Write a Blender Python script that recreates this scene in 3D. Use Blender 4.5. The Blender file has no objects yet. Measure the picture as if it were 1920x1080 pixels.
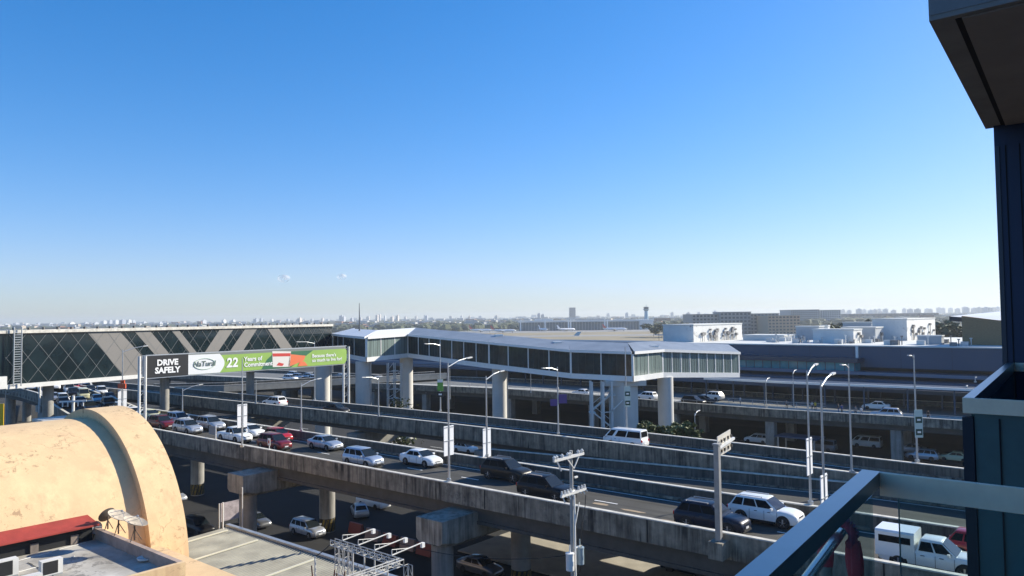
import bpy, bmesh, math, random
from math import sin, cos, pi, radians, sqrt, atan2, tan, hypot
from mathutils import Vector, Matrix, noise
random.seed(7)
SC = bpy.context.scene
COL = SC.collection
# ------------------------------------------------------------------ camera
H = 23.0; FPX = 1400.0; PITCH = radians(2.29); ROLL = radians(-0.72)
cam = bpy.data.objects.new('camera', bpy.data.cameras.new('camera')); COL.objects.link(cam)
cam.data.sensor_width = 36.0; cam.data.lens = 36.0 * FPX / 1920.0
cam.data.clip_start = 0.05; cam.data.clip_end = 40000
CM = Matrix.Rotation(pi/2 + PITCH, 4, 'X') @ Matrix.Rotation(ROLL, 4, 'Z')
cam.matrix_world = Matrix.Translation((0, 0, H)) @ CM
SC.camera = cam
# ------------------------------------------------------------------ sky, sun, exposure
SUN_EL = radians(26.5); SUN_DIR = Vector((0.893*cos(SUN_EL), 0.45*cos(SUN_EL), sin(SUN_EL))).normalized()
w = bpy.data.worlds.new('World'); SC.world = w; w.use_nodes = True
nt = w.node_tree; nt.nodes.clear()
sky = nt.nodes.new('ShaderNodeTexSky'); sky.sky_type = 'NISHITA'; sky.sun_disc = False
sky.sun_elevation = SUN_EL
sky.sun_rotation = atan2(SUN_DIR.x, SUN_DIR.y)
sky.altitude = 0; sky.air_density = 1.0; sky.dust_density = 0.35; sky.ozone_density = 4.0
hsv = nt.nodes.new('ShaderNodeHueSaturation'); hsv.inputs['Saturation'].default_value = 1.32
bg = nt.nodes.new('ShaderNodeBackground'); bg.inputs[1].default_value = 0.130
out = nt.nodes.new('ShaderNodeOutputWorld')
nt.links.new(sky.outputs[0], hsv.inputs['Color']); tint = nt.nodes.new('ShaderNodeMix'); tint.data_type = 'RGBA'; tint.blend_type = 'MULTIPLY'; tint.inputs[0].default_value = 1.0; tint.inputs[7].default_value = (.955,.95,1.09,1)
k1 = nt.nodes.new('ShaderNodeVectorMath'); k1.operation = 'MULTIPLY_ADD'; k1.inputs[1].default_value = (.125,.095,.058); k1.inputs[2].default_value = (1,1,1)
k2 = nt.nodes.new('ShaderNodeVectorMath'); k2.operation = 'DIVIDE'
nt.links.new(hsv.outputs[0], k1.inputs[0]); nt.links.new(hsv.outputs[0], k2.inputs[0]); nt.links.new(k1.outputs[0], k2.inputs[1]); nt.links.new(k2.outputs[0], tint.inputs[6]); nt.links.new(tint.outputs[2], bg.inputs[0]); nt.links.new(bg.outputs[0], out.inputs[0])
sun = bpy.data.objects.new('sun', bpy.data.lights.new('sun', 'SUN')); COL.objects.link(sun)
sun.data.energy = 5.0; sun.data.angle = radians(0.5); sun.data.color = (1.0, 0.93, 0.79)
sun.rotation_euler = SUN_DIR.to_track_quat('Z', 'Y').to_euler()
SC.view_settings.view_transform = 'Standard'; SC.view_settings.look = 'None'
SC.view_settings.exposure = 0.75; SC.view_settings.gamma = 1.0
SC.cycles.max_bounces = 6; SC.cycles.transparent_max_bounces = 12; SC.cycles.volume_bounces = 0

# ------------------------------------------------------------------ survey helpers (measured positions)
def ray(px, py):
    return (CM.to_3x3() @ Vector(((px-960)/FPX, (540-py)/FPX, -1.0)))
def atz(px, py, z):
    d = ray(px, py); t = (z-H)/d.z; return Vector((d.x*t, d.y*t, z))
def aty(px, py, y):
    d = ray(px, py); t = y/d.y; return Vector((d.x*t, y, H+d.z*t))
SV = Vector((.771, -.637, 0)); NV = Vector((.637, .771, 0))     # along / across the viaducts
def st(s, t, z=0): return SV*s + NV*t + Vector((0, 0, z))
def att(px, py, t):
    d = ray(px, py); k = t/(NV.x*d.x+NV.y*d.y); p = d*k; return Vector((p.x, p.y, H+p.z))
SANG = atan2(SV.y, SV.x); NANG = atan2(NV.y, NV.x)

# ------------------------------------------------------------------ materials
MATS = {}
def mat(name, col=(.5,.5,.5), rough=.7, metal=0.0, var=0.0, scale=1.0, bump=0.0, streak=None, spots=None, coat=0.0, spec=.5, emit=None, alpha=1.0, zs=1.0, col2=None, cracks=None, tracks=0, fine=None):
    if name in MATS: return MATS[name]
    m = bpy.data.materials.new(name); m.use_nodes = True; n = m.node_tree.nodes; L = m.node_tree.links
    b = n['Principled BSDF']; b.inputs['Roughness'].default_value = rough; b.inputs['Metallic'].default_value = metal
    b.inputs['Base Color'].default_value = (*col, 1); b.inputs['Coat Weight'].default_value = coat
    b.inputs['Specular IOR Level'].default_value = spec
    if alpha < 1: b.inputs['Alpha'].default_value = alpha
    tc = n.new('ShaderNodeTexCoord'); geo = n.new('ShaderNodeNewGeometry')
    cur = None
    def mapping(sc3, src=None):
        mp = n.new('ShaderNodeMapping'); mp.inputs['Scale'].default_value = sc3
        L.new(src or geo.outputs['Position'], mp.inputs[0]); return mp.outputs[0]
    def nz(vec, sc, det=5, ro=.6):
        t = n.new('ShaderNodeTexNoise'); t.inputs['Scale'].default_value = sc; t.inputs['Detail'].default_value = det; t.inputs['Roughness'].default_value = ro
        L.new(vec, t.inputs['Vector']); return t.outputs['Fac']
    def ramp(f, a, c):
        r = n.new('ShaderNodeMapRange'); r.inputs['From Min'].default_value = a; r.inputs['From Max'].default_value = c
        L.new(f, r.inputs['Value']); return r.outputs[0]
    def mix(f, A, B, kind='MIX'):
        x = n.new('ShaderNodeMix'); x.data_type = 'RGBA'; x.blend_type = kind
        if isinstance(f, float): x.inputs[0].default_value = f
        else: L.new(f, x.inputs[0])
        for sock, v in ((x.inputs[6], A), (x.inputs[7], B)):
            if isinstance(v, tuple): sock.default_value = (*v, 1)
            else: L.new(v, sock)
        return x.outputs[2]
    cur = col
    if var > 0:
        f = ramp(nz(mapping((scale, scale, scale*zs)), 1.0, 6, .65), .3, .7)
        dk = tuple(c*(1-var) for c in col); lt = col2 or tuple(min(1, c*(1+var)) for c in col)
        cur = mix(f, dk, lt)
    if streak:
        f = ramp(nz(mapping((streak[0], streak[0], streak[0]*.07)), 1.0, 4, .7), .44, .62)
        f2 = ramp(nz(mapping((.35, .35, .35)), 1.0, 3), .3, .62)
        mm = n.new('ShaderNodeMath'); mm.operation = 'MULTIPLY'; L.new(f, mm.inputs[0]); L.new(f2, mm.inputs[1])
        m2 = n.new('ShaderNodeMath'); m2.operation = 'MULTIPLY'; L.new(mm.outputs[0], m2.inputs[0]); m2.inputs[1].default_value = streak[1]
        cur = mix(m2.outputs[0], cur, streak[2])
    if spots:
        f = ramp(nz(mapping((spots[0],)*3), 1.0, 8, .75), spots[3], spots[3]+.05)
        f2 = ramp(nz(mapping((spots[0]*.12,)*3), 1.0, 2), .5, .62)
        mm = n.new('ShaderNodeMath'); mm.operation = 'MULTIPLY'; L.new(f, mm.inputs[0]); L.new(f2, mm.inputs[1])
        m2 = n.new('ShaderNodeMath'); m2.operation = 'MULTIPLY'; L.new(mm.outputs[0], m2.inputs[0]); m2.inputs[1].default_value = spots[1]
        cur = mix(m2.outputs[0], cur, spots[2])
    if fine:
        f = ramp(nz(mapping((fine[0], fine[0], fine[0]*.05)), 1.0, 3, .6), .40, .72)
        m2 = n.new('ShaderNodeMath'); m2.operation = 'MULTIPLY'; L.new(f, m2.inputs[0]); m2.inputs[1].default_value = fine[1]
        cur = mix(m2.outputs[0], cur, fine[2])
    if cracks:
        wv = n.new('ShaderNodeTexNoise'); wv.inputs['Scale'].default_value = 1.7; wv.inputs['Detail'].default_value = 4; L.new(geo.outputs['Position'], wv.inputs['Vector'])
        ad = n.new('ShaderNodeVectorMath'); ad.operation = 'MULTIPLY_ADD'; ad.inputs[1].default_value = (.9,.9,.9); L.new(wv.outputs['Color'], ad.inputs[0]); L.new(geo.outputs['Position'], ad.inputs[2])
        vo = n.new('ShaderNodeTexVoronoi'); vo.feature = 'DISTANCE_TO_EDGE'; vo.inputs['Scale'].default_value = cracks[0]; L.new(ad.outputs[0], vo.inputs['Vector'])
        f = ramp(vo.outputs['Distance'], .016, .002); f2 = ramp(nz(mapping((.22,)*3), 1.0, 3), .50, .60)
        mm = n.new('ShaderNodeMath'); mm.operation = 'MULTIPLY'; L.new(f, mm.inputs[0]); L.new(f2, mm.inputs[1])
        m2 = n.new('ShaderNodeMath'); m2.operation = 'MULTIPLY'; L.new(mm.outputs[0], m2.inputs[0]); m2.inputs[1].default_value = cracks[1]
        cur = mix(m2.outputs[0], cur, cracks[2])
    if tracks:
        mp = n.new('ShaderNodeMapping'); mp.vector_type = 'POINT'; mp.inputs['Rotation'].default_value = (0,0,.691); L.new(geo.outputs['Position'], mp.inputs[0])
        m3 = n.new('ShaderNodeMapping'); m3.inputs['Scale'].default_value = (.03, 1.15, 1); L.new(mp.outputs[0], m3.inputs[0])
        f = ramp(nz(m3.outputs[0], 1.0, 4, .6), .38, .66)
        m2 = n.new('ShaderNodeMath'); m2.operation = 'MULTIPLY'; L.new(f, m2.inputs[0]); m2.inputs[1].default_value = tracks
        cur = mix(m2.outputs[0], cur, tuple(c*.55 for c in col))
    if not isinstance(cur, tuple): L.new(cur, b.inputs['Base Color'])
    if bump > 0:
        bp = n.new('ShaderNodeBump'); bp.inputs['Strength'].default_value = bump; bp.inputs['Distance'].default_value = .05
        L.new(nz(mapping((scale*4,)*3), 1.0, 6), bp.inputs['Height']); L.new(bp.outputs[0], b.inputs['Normal'])
    if emit:
        b.inputs['Emission Color'].default_value = (*emit[:3], 1); b.inputs['Emission Strength'].default_value = emit[3]
    MATS[name] = m; return m
CONC = mat('stained concrete', (.27,.24,.185), .9, var=.45, scale=.9, bump=.4, fine=(3.6,.5,(.075,.066,.055)), streak=(2.1,1.0,(.018,.016,.014)), spots=(1.6,.5,(.06,.055,.05),.52))
CONCD = mat('weathered shaded concrete', (.125,.118,.10), .9, var=.40, scale=.7, bump=.3, fine=(3.2,.4,(.04,.038,.034)), streak=(3,.9,(.025,.027,.027)))  # weathering streaks over a base darkened to stand for shade
CONCL = mat('pale cap concrete', (.58,.55,.48), .85, var=.3, scale=1.5)
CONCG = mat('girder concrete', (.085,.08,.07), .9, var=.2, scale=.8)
CAPM = mat('pale stained cap concrete', (.36,.33,.27), .9, var=.3, scale=.9, bump=.3, fine=(3,.35,(.12,.11,.09)), streak=(2.2,.85,(.06,.055,.045)))
PIER = mat('pier concrete', (.30,.29,.26), .9, var=.2, scale=.6, bump=.2, streak=(1.8,.6,(.09,.085,.075)))
ASPH = mat('worn asphalt', (.080,.077,.068), .9, var=.22, scale=.35, bump=.1, tracks=.8, spec=.25, streak=(.8,.25,(.05,.05,.05)))
ASPHG = mat('shade darkened asphalt', (.013,.013,.013), .92, var=.3, scale=.2, bump=.1)  # shade put into the albedo so the lower streets read near black
GROUNDM = mat('dusty ground', (.03,.029,.026), .95, var=.35, scale=.12, bump=.1)
PAINT = mat('road paint', (.75,.74,.70), .8, var=.15, scale=3)
PAINTY = mat('worn ochre paint', (.33,.245,.15), .85, var=.35, scale=1.5)
WHITE = mat('white steel', (.80,.79,.75), .45, var=.05, scale=2)
WHITE2 = mat('off white painted metal', (.66,.65,.61), .5, var=.08, scale=1)
COLM = mat('painted column', (.60,.58,.53), .7, var=.06, scale=.5, streak=(.9,.25,(.4,.38,.34)))
GALV = mat('galvanised steel', (.46,.48,.49), .4, .6, var=.12, scale=3)
GLASSD = mat('dark facade glass', (.012,.022,.025), .08, 0, spec=.6, var=.5, scale=.25)
GLASSL = mat('footbridge glass', (.032,.044,.042), .12, 0, spec=.25, var=.5, scale=.5)
PANEL = mat('grey cladding panel', (.19,.178,.162), .6, var=.05, scale=.3)
TERMW = mat('blue grey cladding', (.045,.080,.130), .6, var=.06, scale=.08)
TERMB = mat('slate blue canopy metal', (.04,.055,.08), .45, .2, var=.15, scale=.3)
TERMD = mat('deep blue canopy metal', (.018,.026,.04), .6, .1)
ROOFW = mat('white roof sheet', (.62,.62,.58), .7, var=.12, scale=.08)
TANW = mat('tan render', (.72,.515,.285), .88, cracks=(.55,.8,(.33,.20,.12)), var=.11, scale=.35, bump=.12, spots=(2.2,.7,(.30,.18,.10),.55), streak=(.7,.6,(.55,.35,.20)))
BLACK = mat('black rubber', (.012,.012,.013), .6)
SCAF = mat('grey scaffold paint', (.50,.49,.46), .6, var=.25, scale=3)
DARK = mat('dark void', (.01,.011,.013), .8)
REDM = mat('faded red sheet', (.36,.05,.035), .55, var=.2, scale=1.2)
AIRF = mat('dry airfield grass', (.26,.21,.12), .95, var=.28, scale=.012)
RUNW = mat('pale runway concrete', (.27,.26,.24), .9, var=.1, scale=.02)
LEAF = mat('leaf green', (.09,.12,.035), .7, var=.5, scale=1.2, col2=(.17,.20,.06))
LEAFF = mat('far foliage', (.045,.06,.03), .9, var=.5, scale=.05, col2=(.10,.12,.055))
BARK = mat('bark', (.14,.11,.08), .9, var=.3, scale=4)

# ------------------------------------------------------------------ mesh builder
class MB:
    def __init__(s): s.v = []; s.f = []; s.m = []; s.cm = 0
    def box(s, c, d, ang=0, m=0, z0=None):
        """centre c, dims d, rotated about z"""
        ca, sa = cos(ang), sin(ang); b = len(s.v)
        for dz in (-.5, .5):
            for dx, dy in ((-.5,-.5),(.5,-.5),(.5,.5),(-.5,.5)):
                x, y = dx*d[0], dy*d[1]
                s.v.append((c[0]+x*ca-y*sa, c[1]+x*sa+y*ca, c[2]+dz*d[2]))
        for q in ((0,3,2,1),(4,5,6,7),(0,1,5,4),(1,2,6,5),(2,3,7,6),(3,0,4,7)): s.f.append(tuple(b+i for i in q)); s.m.append(m)
        return s
    def hexa(s, p, m=0):
        b = len(s.v); s.v += [tuple(q) for q in p]
        for q in ((0,3,2,1),(4,5,6,7),(0,1,5,4),(1,2,6,5),(2,3,7,6),(3,0,4,7)): s.f.append(tuple(b+i for i in q)); s.m.append(m)
        return s
    def quad(s, a, b_, c, d, m=0):
        b = len(s.v); s.v += [tuple(a), tuple(b_), tuple(c), tuple(d)]; s.f.append((b,b+1,b+2,b+3)); s.m.append(m); return s
    def poly(s, pts, m=0):
        b = len(s.v); s.v += [tuple(p) for p in pts]; s.f.append(tuple(range(b, b+len(pts)))); s.m.append(m); return s
    def bar(s, a, b_, w=.1, h=None, m=0):
        """square bar from a to b"""
        a = Vector(a); b_ = Vector(b_); h = h or w; d = (b_-a).normalized()
        up = Vector((0,0,1)) if abs(d.z) < .95 else Vector((0,1,0))
        x = d.cross(up).normalized()*w/2; y = x.cross(d).normalized()*h/2
        return s.hexa([a-x-y, a+x-y, b_+x-y, b_-x-y, a-x+y, a+x+y, b_+x+y, b_-x+y] if 0 else [a-x-y,a+x-y,a+x+y,a-x+y,b_-x-y,b_+x-y,b_+x+y,b_-x+y], m)
    def tube(s, a, b_, r0, r1=None, n=10, m=0, caps=True):
        a = Vector(a); b_ = Vector(b_); r1 = r0 if r1 is None else r1; d = (b_-a).normalized()
        up = Vector((0,0,1)) if abs(d.z) < .95 else Vector((0,1,0))
        x = d.cross(up).normalized(); y = x.cross(d).normalized(); b = len(s.v)
        for p, r in ((a, r0), (b_, r1)):
            for i in range(n):
                t = 2*pi*i/n; s.v.append(tuple(p + x*r*cos(t) + y*r*sin(t)))
        for i in range(n):
            j = (i+1) % n; s.f.append((b+i, b+j, b+n+j, b+n+i)); s.m.append(m)
        if caps: s.f.append(tuple(b+i for i in range(n))[::-1]); s.m.append(m); s.f.append(tuple(b+n+i for i in range(n))); s.m.append(m)
        return s
    def ring(s, pts, m=0): pass
    def loft(s, rings, m=0, close=True, caps=True):
        b = len(s.v); n = len(rings[0])
        for r in rings: s.v += [tuple(p) for p in r]
        for k in range(len(rings)-1):
            for i in range(n if close else n-1):
                j = (i+1) % n
                s.f.append((b+k*n+i, b+k*n+j, b+(k+1)*n+j, b+(k+1)*n+i)); s.m.append(m)
        if caps and close:
            s.f.append(tuple(b+i for i in range(n))[::-1]); s.m.append(m)
            s.f.append(tuple(b+(len(rings)-1)*n+i for i in range(n))); s.m.append(m)
        return s
    def blob(s, c, r, m=0, seg=6, jit=.25, sq=.7):
        b = len(s.v); rs = []
        n = seg
        for k in range(1, 4):
            th = pi*k/4
            for i in range(n):
                q = r*(1+random.uniform(-jit, jit))
                s.v.append((c[0]+q*sin(th)*cos(2*pi*i/n), c[1]+q*sin(th)*sin(2*pi*i/n), c[2]+q*cos(th)*sq))
        s.v.append((c[0], c[1], c[2]+r*sq)); s.v.append((c[0], c[1], c[2]-r*sq))
        for k in range(2):
            for i in range(n):
                j = (i+1) % n; s.f.append((b+k*n+i, b+(k+1)*n+i, b+(k+1)*n+j, b+k*n+j)); s.m.append(m)
        for i in range(n):
            j = (i+1) % n; s.f.append((b+3*n, b+i, b+j)); s.m.append(m); s.f.append((b+3*n+1, b+2*n+j, b+2*n+i)); s.m.append(m)
        return s
    def mesh(s, name, mats, smooth=False, fix=True):
        me = bpy.data.meshes.new(name); me.from_pydata(s.v, [], s.f); me.update()
        for mm in (mats if isinstance(mats, (list, tuple)) else [mats]): me.materials.append(mm)
        me.polygons.foreach_set('material_index', s.m)
        if fix:
            bm = bmesh.new(); bm.from_mesh(me); bmesh.ops.recalc_face_normals(bm, faces=bm.faces); bm.to_mesh(me); bm.free()
        if smooth:
            me.polygons.foreach_set('use_smooth', [True]*len(me.polygons)); me.set_sharp_from_angle(angle=radians(smooth if smooth is not True else 40))
        me.update(); return me
    def build(s, name, mats, parent=None, smooth=False, fix=True):
        o = bpy.data.objects.new(name, s.mesh(name, mats, smooth, fix)); COL.objects.link(o)
        if parent is not None:
            o.parent = parent
            o.matrix_parent_inverse = parent.matrix_world.inverted() if not getattr(s, 'local', False) else Matrix()
        return o
def local(mb): mb.local = True; return mb
def tag(o, label=None, cat=None, group=None, kind=None):
    if label: o['label'] = label
    if cat: o['category'] = cat
    if group: o['group'] = group
    if kind: o['kind'] = kind
    elif label: o['kind'] = 'thing'
    return o
def thing(name, label, cat, loc=(0,0,0), rz=0, group=None):
    o = bpy.data.objects.new(name, None); COL.objects.link(o); o.location = loc; o.rotation_euler = (0,0,rz)
    o.matrix_world = Matrix.Translation(Vector(loc)) @ Matrix.Rotation(rz, 4, 'Z')
    o.empty_display_size = .3
    return tag(o, label, cat, group)
def struct(name, mb, m, **k):
    return tag(mb.build(name, m, **k), kind='structure')
def child(mb, name, m, parent, smooth=False): return local(mb).build(name, m, parent, smooth)
def offset(pl, d):
    """offset an xy polyline to its left by d"""
    r = []
    for i, p in enumerate(pl):
        a = pl[max(i-1,0)]; b = pl[min(i+1,len(pl)-1)]
        t = Vector((b[0]-a[0], b[1]-a[1])).normalized()
        r.append((p[0]-t.y*d, p[1]+t.x*d))
    return r
def resample(pl, step):
    r = [pl[0]]
    for a, b in zip(pl, pl[1:]):
        L = hypot(b[0]-a[0], b[1]-a[1]); n = max(1, int(L/step))
        for k in range(1, n+1): r.append(tuple(a[i]+(b[i]-a[i])*k/n for i in range(len(a))))
    return r
def ribbon(mb, A, B, zA, zB, m=0):
    for i in range(len(A)-1):
        mb.quad((*A[i][:2], zA[i]), (*A[i+1][:2], zA[i+1]), (*B[i+1][:2], zB[i+1]), (*B[i][:2], zB[i]), m)
def strip_box(mb, A, B, z0, z1, m=0):
    """solid swept box between polylines A,B; z0,z1 lists"""
    rings = [[(*a[:2], p), (*b[:2], p), (*b[:2], q), (*a[:2], q)] for a, b, p, q in zip(A, B, z0, z1)]
    mb.loft(rings, m)
def text_obj(body, size, mtl, parent, M, name='lettering', bold=0, ext=.004, align='CENTER', shear=0):
    cu = bpy.data.curves.new(name, 'FONT'); cu.body = body; cu.size = size; cu.align_x = align; cu.align_y = 'CENTER'
    cu.offset = bold; cu.extrude = ext; cu.shear = shear; cu.space_line = .95; cu.resolution_u = 2
    t = bpy.data.objects.new(name+'_tmp', cu); COL.objects.link(t)
    dg = bpy.context.evaluated_depsgraph_get(); dg.update()
    me = bpy.data.meshes.new_from_object(t.evaluated_get(dg)); bpy.data.objects.remove(t)
    me.materials.clear(); me.materials.append(mtl); me.transform(M)
    o = bpy.data.objects.new(name, me); COL.objects.link(o); o.parent = parent; return o

# ================================================================== GROUND, AIRFIELD
mb = MB(); R_ = 14000
mb.poly([(R_*cos(a*pi/24), R_*sin(a*pi/24), 0) for a in range(48)])
g = struct('ground', mb, GROUNDM)
mb = MB(); mb.poly([(-5200,520,.06),(-200,700,.06),(260,560,.06),(5200,-900,.06),(9000,9000,.06),(-9000,9000,.06)]); struct('far_plain', mb, mat('far plain scrub', (.09,.10,.06), .95, var=.4, scale=.01))
mb = MB(); mb.poly([(-260,620,.12),(330,560,.12),(420,900,.12),(300,1220,.12),(-320,1300,.12)]); struct('airfield_grass', mb, AIRF)
mb = MB(); mb.poly([(-300,900,.20),(420,860,.20),(430,925,.20),(-300,980,.20)]); mb.poly([(-320,1150,.20),(420,1100,.20),(430,1300,.20),(-330,1320,.20)])
mb.poly([(-280,700,.20),(60,690,.20),(60,712,.20),(-280,735,.20)]); struct('runway', mb, RUNW)
# streets on the ground between the viaducts
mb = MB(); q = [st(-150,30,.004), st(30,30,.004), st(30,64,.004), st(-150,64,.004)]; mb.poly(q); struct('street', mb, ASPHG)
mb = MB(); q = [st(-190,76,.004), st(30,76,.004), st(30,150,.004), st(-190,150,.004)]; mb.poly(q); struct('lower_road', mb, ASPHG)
mb = MB()
for s0 in range(-140, 20, 9):
    a = st(s0+1.5, 38.2, .008); mb.box(a, (3,.14,.006), SANG)
for s0 in range(-170, 10, 8):
    a = st(s0+1.5, 84, .008); mb.box(a, (3,.15,.006), SANG); a = st(s0+1.5, 95, .008); mb.box(a, (3,.15,.006), SANG)
struct('street_markings', mb, PAINT)
mb = MB(); mb.box(st(-32, 60, .07), (40, 12, .14), SANG);  struct('sun_patch_paving', mb, mat('pale sun patch paving', (.36,.33,.27), .9, var=.18, scale=.5))  # pale slab whose colour strengthens the pool of sunlight below the decks

# ================================================================== VIADUCTS
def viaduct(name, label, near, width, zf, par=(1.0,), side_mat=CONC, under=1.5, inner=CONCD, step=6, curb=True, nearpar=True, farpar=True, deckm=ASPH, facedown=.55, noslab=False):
    """near = xy polyline of the near parapet; deck extends 'width' to its left; zf(i-th pt)->deck z"""
    P = resample(near, step); z = [zf(p) for p in P]
    root = thing(name, label, 'viaduct', (P[0][0], P[0][1], 0))
    def o(d): return offset(P, d)
    ph = par[0]
    zz = lambda k: [q+k for q in z]
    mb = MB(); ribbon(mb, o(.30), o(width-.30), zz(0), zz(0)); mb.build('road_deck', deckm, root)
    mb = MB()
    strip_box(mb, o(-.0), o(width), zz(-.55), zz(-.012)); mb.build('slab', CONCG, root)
    if nearpar:
        mb = MB(); strip_box(mb, o(-.02), o(.26), zz(-facedown-.02), zz(ph-.08)); mb.build('parapet', side_mat, root)
        mb = MB(); strip_box(mb, o(-.06), o(.30), zz(ph-.078), zz(ph)); mb.build('coping', CONCL, root)
        mb = MB(); strip_box(mb, o(.262), o(.55), zz(.004), zz(.16)); mb.build('kerb', CONC, root)
    if farpar:
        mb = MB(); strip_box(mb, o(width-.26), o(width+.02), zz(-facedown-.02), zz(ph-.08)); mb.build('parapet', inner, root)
        mb = MB(); strip_box(mb, o(width-.30), o(width+.06), zz(ph-.078), zz(ph)); mb.build('coping', CONCL, root)
        mb = MB(); strip_box(mb, o(width-.55), o(width-.262), zz(.004), zz(.16)); mb.build('kerb', CONC, root)
    # girders: flanged beams under the slab
    n = max(2, int((width-1.6)/2.2)+1)
    for k in range(n):
        d = .85 + (width-1.7)*k/(n-1)
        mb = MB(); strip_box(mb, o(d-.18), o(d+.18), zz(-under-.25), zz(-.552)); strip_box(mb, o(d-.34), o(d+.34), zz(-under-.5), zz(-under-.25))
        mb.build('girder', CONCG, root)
    # expansion joints on near face
    return root, P, z
ss = lambda pts: [(st(s,t).x, st(s,t).y) for s,t in pts]
A_near = [(-135,214),(-112,178),(-97,153),(-85,135.6),(-73.3,119.8),(-64.5,108.6)] + ss([(-112,42.9),(-90,42.85),(-60,42.9),(-30,42.9),(20,42.9)])
ZA = lambda p: 9.0
vA, PA, _ = viaduct('road_viaduct', 'weathered concrete road viaduct nearest the camera, carrying the two lanes of cars', A_near, 9.7, ZA)
# lane markings on A
mb = MB()
base = offset(resample(A_near, 1.0), 5.45)
def along(pl, d0, d1):
    """sub-polyline between arc lengths"""
    r = []; acc = 0
    for a, b in zip(pl, pl[1:]):
        L = hypot(b[0]-a[0], b[1]-a[1])
        for q in (a, b):
            s = acc + (0 if q is a else L)
            if d0-.01 <= s <= d1+.01 and (not r or r[-1] != q): r.append(q)
        acc += L
    return r
for s0 in range(-110, 10, 14):
    c_ = st(s0+1.6, 42.87, 9.2); MB().box(c_, (.09,.02,1.45), SANG).build('expansion_joint', DARK, vA)
tot = sum(hypot(b[0]-a[0], b[1]-a[1]) for a, b in zip(base, base[1:]))
d = 2.0
while d < tot-4:
    seg = along(base, d, d+3.0)
    if len(seg) > 1:
        for a, b in zip(seg, seg[1:]): mb.box(((a[0]+b[0])/2, (a[1]+b[1])/2, 9.006), (hypot(b[0]-a[0], b[1]-a[1])+.02, .15, .006), atan2(b[1]-a[1], b[0]-a[0]))
    d += 7.0
for dd in (1.0, 8.55):
    e = offset(PA, dd); e2 = offset(PA, dd+.14); ribbon(mb, e, e2, [9.005]*len(e), [9.005]*len(e))
mb.build('lane_marking', PAINT, vA)
# worn ochre patches
for s0, t0, L, W in ((-31.0,47.6,1.6,.7),(-28.0,47.3,2.4,.5),(-24.2,46.0,3.6,1.6),(-15.8,46.0,4.0,1.8)):
    mb = MB(); mb.poly([st(s0+L*.5*cos(a)*random.uniform(.75,1), t0+W*.5*sin(a)*random.uniform(.7,1), 9.0105) for a in [2*pi*i/14 for i in range(14)]])
    mb.build('worn_paint_patch', PAINTY, vA)

C_near = ss([(-260,60),(-200,62.5),(-170,63.6),(-142,64.8),(-113,65.7),(-90,66.5),(-67,66.9),(-43,66.8),(-28,66.0),(-18,65.3),(10,63.5)])
vC, PC, _ = viaduct('road_viaduct', 'single lane concrete ramp viaduct behind the nearest one, with the white van on it', C_near, 7.6, ZA, under=.95, facedown=.75)
mb = MB()
for dd in (.75, 6.6):
    e = offset(PC, dd); e2 = offset(PC, dd+.2); ribbon(mb, e, e2, [9.005]*len(e), [9.005]*len(e))
mb.build('lane_marking', PAINT, vC)
# B: ramp between A and C that climbs from the left
def zB(p):
    s = p[0]*SV.x + p[1]*SV.y
    return min(8.35, 7.43+(s+44.6)*.032)
vB, PB, ZBl = viaduct('access_ramp', 'wide concrete ramp rising between the two viaducts on the right', ss([(-57,53.1),(-40,53.1),(20,53.1)]), 11.9, zB, under=.6, facedown=.35, step=4, nearpar=False)
mb = MB()
for dd in (1.2, 5.9, 10.9):
    e = offset(PB, dd); e2 = offset(PB, dd+.14); ribbon(mb, e, e2, [q+.006 for q in ZBl], [q+.006 for q in ZBl])
mb.build('lane_marking', PAINT, vB)

# portal piers of A
def portal(s, label, t0=39.6, t1=53.5, cols=(41.0, 50.5), w=2.8, ztop=7.95, h=1.9, stripes=True, r=.85):
    root = thing('portal_pier', label, 'pier', st(s, cols[0], 0), SANG, group='piers carrying the nearest viaduct')
    L = t1-t0; o = -cols[0]
    mb = MB(); z1 = ztop; z0 = ztop-h
    a, b = t0+o, t1+o; hw = w/2
    for q in (0,):
        rings = []
        for y, k in ((a, .35), (a+1.6, 0), (b-1.6, 0), (b, .35)):
            rings.append([(-hw,y,z1),(hw,y,z1),(hw,y,z0+k),(hw-.3,y,z0-.25+k),(-hw+.3,y,z0-.25+k),(-hw,y,z0+k)])
        mb.loft(rings)
    child(mb, 'cap_beam', CAPM, root)
    for c in cols:
        mb = MB(); mb.tube((0, c+o, 0), (0, c+o, z0-.2), r, n=20); col = child(mb, 'column', PIER, root, 60)
        if stripes and c == cols[1]:
            mb = MB(); n = 12
            for i in range(n):
                a0, a1 = 2*pi*i/n, 2*pi*(i+.5)/n
                for k in range(3):
                    f0 = k*.45; dz = 1.3/3
                    p = lambda aa, zz: (cos(aa)*(r+.012), c+o+sin(aa)*(r+.012), zz)
                    zz0 = .15+k*dz; sh = .14*k
                    mb.quad(p(a0+sh,zz0), p(a1+sh,zz0), p(a1+sh+.14,zz0+dz), p(a0+sh+.14,zz0+dz))
            child(mb, 'hazard_stripe', mat('hazard yellow', (.20,.14,.02), .8), col)
            mb = MB(); mb.tube((0,c+o,.12),(0,c+o,1.5), r+.006, n=20, caps=False); child(mb, 'hazard_band', BLACK, col)
    return root
portal(-69.0-27.5, 'concrete portal pier under the nearest viaduct, mostly hidden behind the tan barrel roof')
portal(-68.3, 'concrete portal pier with a stained cap beam, left of the scaffold truss')
portal(-41.1, 'concrete portal pier with the largest protruding cap beam, between scaffold truss and utility pole')
portal(-14.0, 'concrete portal pier under the nearest viaduct at the lower right')
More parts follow.
